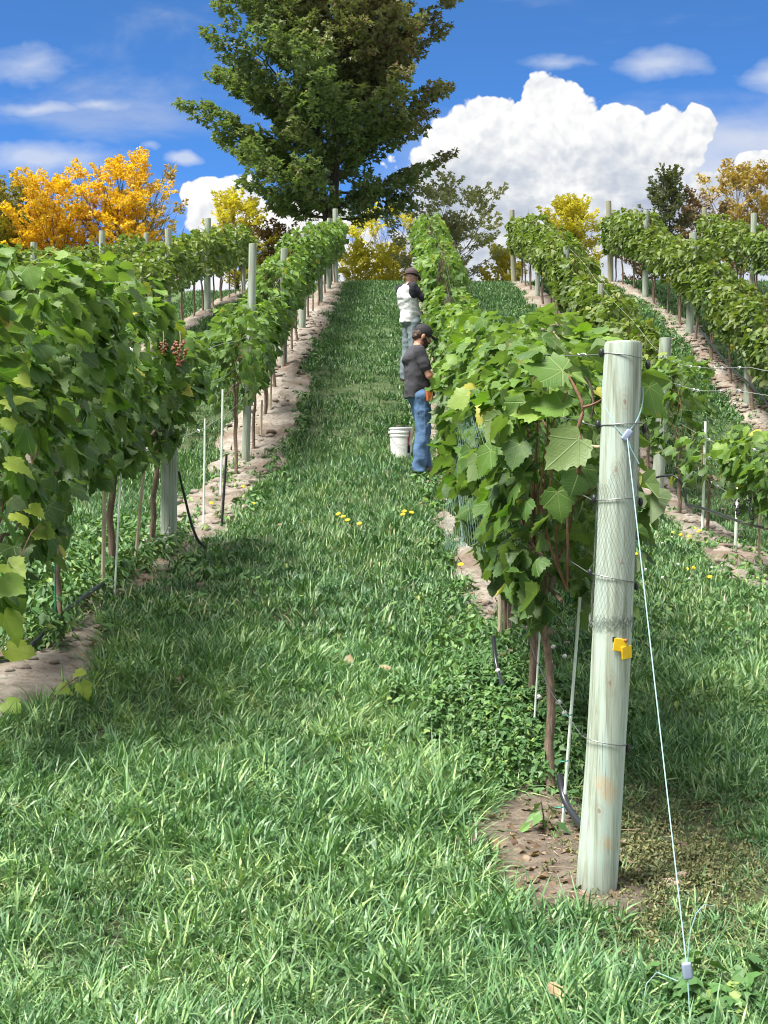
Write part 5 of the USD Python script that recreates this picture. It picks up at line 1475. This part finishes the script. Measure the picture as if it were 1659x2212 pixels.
mat_leaf('dry_weed', [(0, (.07, .095, .035)), (.6, (.15, .17, .065)), (1, (.25, .21, .10))], (.14, .15, .06), trans=.15)
rg = R_(41)
weeds('feathery dark green weeds massed at the foot of the row beside the end post', rg, blob(rg, 420, .62, 8.0, .20, .36), .17, 95, .034, T_MAPLE, .55)
weeds('broad-leaved weeds under the right row farther in', rg, blob(rg, 420, .45, 9.3, .25, .9), .12, 16, .06, T_OVAL, .9)
weeds('broad-leaved weeds under the near left vines', rg, (rg.uniform(-3.0, -2.0, 520), rg.uniform(8.6, 14.5, 520)), .22, 26, .07, T_OVAL, .6)
weeds('leafy weeds and clover between the end post and the second right row', rg, (rg.uniform(1.1, 3.3, 900), rg.uniform(8.2, 13.5, 900)), .08, 16, .055, T_OVAL, 1.0)
weeds('clover and plantain scattered through the alley grass', rg, (rg.uniform(-1.5, .4, 240), rg.uniform(6.2, 12.5, 240)), .09, 14, .05, T_OVAL, 1.0)
weeds('tufts and plantain along the ragged edges of the bare strips', rg, (np.r_[rg.normal(-1.55, .12, 130), rg.normal(.28, .12, 110), rg.normal(2.95, .2, 160), rg.normal(5.9, .25, 160)], np.r_[rg.uniform(9, 30, 130), rg.uniform(11, 26, 110), rg.uniform(13, 36, 160), rg.uniform(26, 40, 160)]), .13, 20, .075, T_OVAL, .8)
weeds('low weeds on the bare strips farther up', rg, (np.r_[rg.normal(-2.06, .3, 160), rg.normal(3.45, .35, 180), rg.normal(6.2, .5, 160), rg.normal(3.5, .5, 120)], np.r_[rg.uniform(11, 20, 160), rg.uniform(11, 17, 180), rg.uniform(24, 38, 160), rg.uniform(20, 36, 120)]), .14, 16, .06, T_OVAL, .8)
weeds('thistle-like bright weeds at the base of the guy cord', rg, blob(rg, 16, .98, 4.85, .07, .10), .13, 16, .075, T_MAPLE, .8)
weeds('small dry yellowish creeping weeds round the end post', rg, blob(rg, 900, 1.1, 6.1, .26, .55), .04, 16, .020, T_OVAL, 1.4, 'dry_weed')


def flower(kind, x, y, label, group, rg, h):
    g0 = gp(x, y); lean = rg.normal(0, .02, 2); top = np.array([lean[0], lean[1], h])
    t = thing(kind, label, 'flower', g0, group=group)
    obj('stem', tube([[0, 0, -.01], top * .5 + [.004, 0, 0], top], .0022, 4), MATS['stem_green'], t)
    if kind == 'dandelion':
        n = 18; k = np.arange(n); a = k / n * 6.283
        fac = unit(np.array([rg.normal(0, .25), -.35, .9])); u1 = unit(np.cross(fac, [1, 0, 0.1])); u2 = np.cross(fac, u1)
        v = [top + fac * .010]
        for r, z in ((.010, .011), (.021, .006), (.026, -.001)):
            rr = r * (1 + .12 * (-1) ** k)
            v += list(top + rr[:, None] * (np.cos(a)[:, None] * u1 + np.sin(a)[:, None] * u2) + fac * z)
        v.append(top - fac * .006)
        f = [[0, 1 + i, 1 + (i + 1) % n] for i in k]
        for q in (0, 1):
            for i in k:
                p, s = 1 + q * n + i, 1 + q * n + (i + 1) % n
                f += [[p, p + n, s + n], [p, s + n, s]]
        f += [[1 + 2 * n + i, 1 + 3 * n, 1 + 2 * n + (i + 1) % n] for i in k]
        obj('flower_head', (np.array(v), np.array(f)), MATS['petal_yellow'], t)
    else:
        s = trimesh.creation.icosphere(2, .013); s.vertices *= 1 + .22 * rg.uniform(-1, 1, (len(s.vertices), 1)); s.vertices += top
        obj('flower_head', s, MATS['clover_white'], t)


FLOWERS = [
    ('dandelion', 'yellow dandelions on the soil edge by the left row', [(-1.80, 16.9), (-1.57, 15.7), (-2.02, 15.7)], .10),
    ('dandelion', 'four yellow dandelions in the middle of the alley grass', [(-.69, 14.9), (-.60, 14.7), (-.57, 14.4), (-.45, 14.3)], .08),
    ('dandelion', 'three yellow dandelions bunched before the man in dark grey', [(-.04, 14.8), (.01, 15.0), (.07, 14.9)], .09),
    ('dandelion', 'dandelion at the near leaves of the right row', [(.45, 12.6)], .06),
    ('dandelion', 'yellow dandelions close behind the big end post', [(2.0, 13.5), (2.22, 14.4), (2.2, 14.1), (2.18, 14.2)], .08),
    ('dandelion', 'yellow dandelions by the white stakes on the right', [(3.3, 16.8), (3.42, 17.2), (3.0, 16.0), (3.0, 15.8), (2.95, 16.1)], .10),
    ('dandelion', 'yellow dandelions on the soil toward the right edge', [(2.65, 13.6), (2.7, 13.3), (2.7, 13.1), (2.62, 13.6)], .06),
    ('clover', 'white clover heads at the nearest left post', [(-1.98, 13.8), (-1.88, 13.75), (-2.04, 13.85)], .07),
    ('clover', 'white clover heads by the right white stakes', [(2.8, 15.5), (3.1, 16.0), (2.6, 15.0), (3.05, 15.8)], .08),
    ('clover', 'white clover heads right of the end post', [(2.47, 13.6), (2.9, 13.9), (2.1, 13.0), (2.5, 12.8), (2.2, 12.7), (1.9, 12.4)], .07),
    ('clover', 'pinkish clover heads left of the end post', [(.95, 9.2), (.85, 8.6), (.55, 8.4), (.72, 7.9), (.98, 8.9), (.80, 7.9), (.84, 7.7)], .20)]
rg = R_(51)
for kind, lab, pts, h in FLOWERS:
    pts = sorted(pts, key=lambda q: q[0] / q[1])
    for k, (x, y) in enumerate(pts):
        which = 'single' if len(pts) == 1 else 'leftmost of the' if k == 0 else 'rightmost of the' if k == len(pts) - 1 else f'{ORD[k]} from the left of the'
        flower(kind, x, y, f'{which} {lab}', lab if len(pts) > 1 else None, rg, h * rg.uniform(.85, 1.15))

ws = thing('flowering_weed', 'spindly weed with tiny white flowers at the foot of the nearest left post', 'weed', gp(-2.08, 12.4))
st, fl = [], []
for k in range(9):
    a = rg.uniform(0, 6.28); tp = np.array([.13 * math.cos(a), .13 * math.sin(a), rg.uniform(.12, .34)])
    st.append(tube([[0, 0, -.01], tp * .5 + [0, 0, .03], tp], .002, 4))
    for q in range(4):
        s = trimesh.creation.icosphere(0, .009); s.vertices += tp * rg.uniform(.6, 1) + rg.normal(0, .012, 3); fl.append((s.vertices, s.faces))
obj('stems', join(st), MATS['stem_green'], ws, kind='stuff'); obj('blossoms', join(fl), MATS['clover_white'], ws, kind='stuff')

LITTER = [((-.32, 8.95), 'tan dry leaf lying in the middle of the foreground grass', 'dead_leaf', .075, .9), ((-.10, 8.9), 'tan dry leaf in the grass, right of another like it', 'dead_leaf', .07, 1.), ((-2.27, 8.3), 'brown curled leaf on the sandy soil by the hose at the left edge', 'dead_leaf', .10, .3),
          ((.505, 4.78), 'yellowish dead leaf in the grass at the bottom edge', 'dead_leaf', .065, 1.0), ((.30, 15.6), 'cut pale green vine leaf lying on the soil by the near man', 'shoot_leaf', .12, .3), ((.26, 15.9), 'second cut green vine leaf by the near man, closer to his shoes', 'shoot_leaf', .10, .1)]
for k, ((x, y), lab, mat, size, tone) in enumerate(LITTER):
    t = thing('fallen_leaf', lab, 'leaf', gp(x, y, .065 if y < 9.5 and x > -2 else .05))
    leaf_parts(T_HI, np.zeros((1, 3)), np.array([[.2, -.5, 1.0]]), np.array([[rg.normal(), rg.normal(), 0.]]), [size], [tone], rg, MATS[mat], t, name='blade', fold=.3, droop=.3)
for k, (x, y, r, lab, mt) in enumerate([(1.065, 5.88, .034, 'pinkish stone in the dry turf right of the end post', 'stone'), (1.13, 5.98, .022, 'smaller pale stone behind the pinkish one', 'stone'), (.50, 6.0, .022, 'pale wood chip on the bare soil left of the end post', 'chip'), (-2.14, 8.55, .03, 'pale clod beside the hose at the left edge', 'stone')]):
    s = trimesh.creation.icosphere(3, 1.0); s.vertices *= 1 + .35 * (meshkit.fbm(s.vertices * 1.7 + k, 3, k)[:, None] - .5); s.vertices *= [r * 1.5, r, r * .62]; s.vertices += gp(x, y, r * .25)
    obj('stone' if mt == 'stone' else 'wood_chip', s, MATS[mt], None, smooth=60, label=lab, cat='stone' if mt == 'stone' else 'wood chip')
# dead leaves and straw on the bare soil
n = 900
row = rg.choice([-2.06, .70, 3.5, 6.3], n, p=[.3, .3, .2, .2]); x = row + rg.normal(0, .28, n); y = rg.uniform(8.2, 24, n) + np.where(row > 6, 12, 0)
xx, yy = np.r_[x, rg.normal(.58, .2, 120)], np.r_[y, rg.normal(6.15, .35, 120)]
m = len(xx)
leaf_batch('leaf_litter', T_LO, np.stack([xx, yy, ground(xx, yy) + np.where(yy > 7.5, .055, .022)], 1), np.c_[rg.normal(0, .5, m), rg.normal(-.2, .5, m), np.ones(m)], rg.normal(0, 1, (m, 3)) * [1, 1, .2], rg.uniform(.018, .055, m), rg.uniform(0, .8, m), rg, MATS['dead_leaf'], None)
tag(stage.GetPrimAtPath('/World/leaf_litter'), 'brown dead leaves scattered on the bare soil strips', 'leaf litter')
cl = []
ico = trimesh.creation.icosphere(1, 1.0)
for k in range(1500):
    row = (-2.06, .70, 3.5, 6.3)[k % 4]
    y = rg.uniform(8 if k % 4 < 3 else 24, 34); x = row + rg.normal(0, .2)
    r = rg.uniform(.012, .05) * (1 if y < 16 else 1.3)
    v = ico.vertices * (1 + .5 * (rg.uniform(0, 1, (42, 1)) - .5)) * [r * rg.uniform(.8, 1.5), r, r * .6]
    cl.append((v + gp(x, y, .02 + r * .2 + (.03 if y > 14 else 0)), ico.faces))
obj('soil_clods', join(cl), MATS['soil'], None, smooth=True, kind='stuff', label='lumps of dry soil on the bare strips', cat='soil clods')
sg = []
for k in range(130):
    x, y = rg.normal(.62, .24), rg.normal(6.1, .42); a = rg.uniform(0, 6.28); L = rg.uniform(.02, .09); p = gp(x, y, rg.uniform(.012, .03))
    sg.append(tube([p, p + [L * math.cos(a), L * math.sin(a), rg.normal(0, .006)]], rg.uniform(.0008, .002), 4))
obj('straw', join(sg), MATS['chip'], None, kind='stuff', label='dry straw bits on the worn soil at the end post', cat='straw')
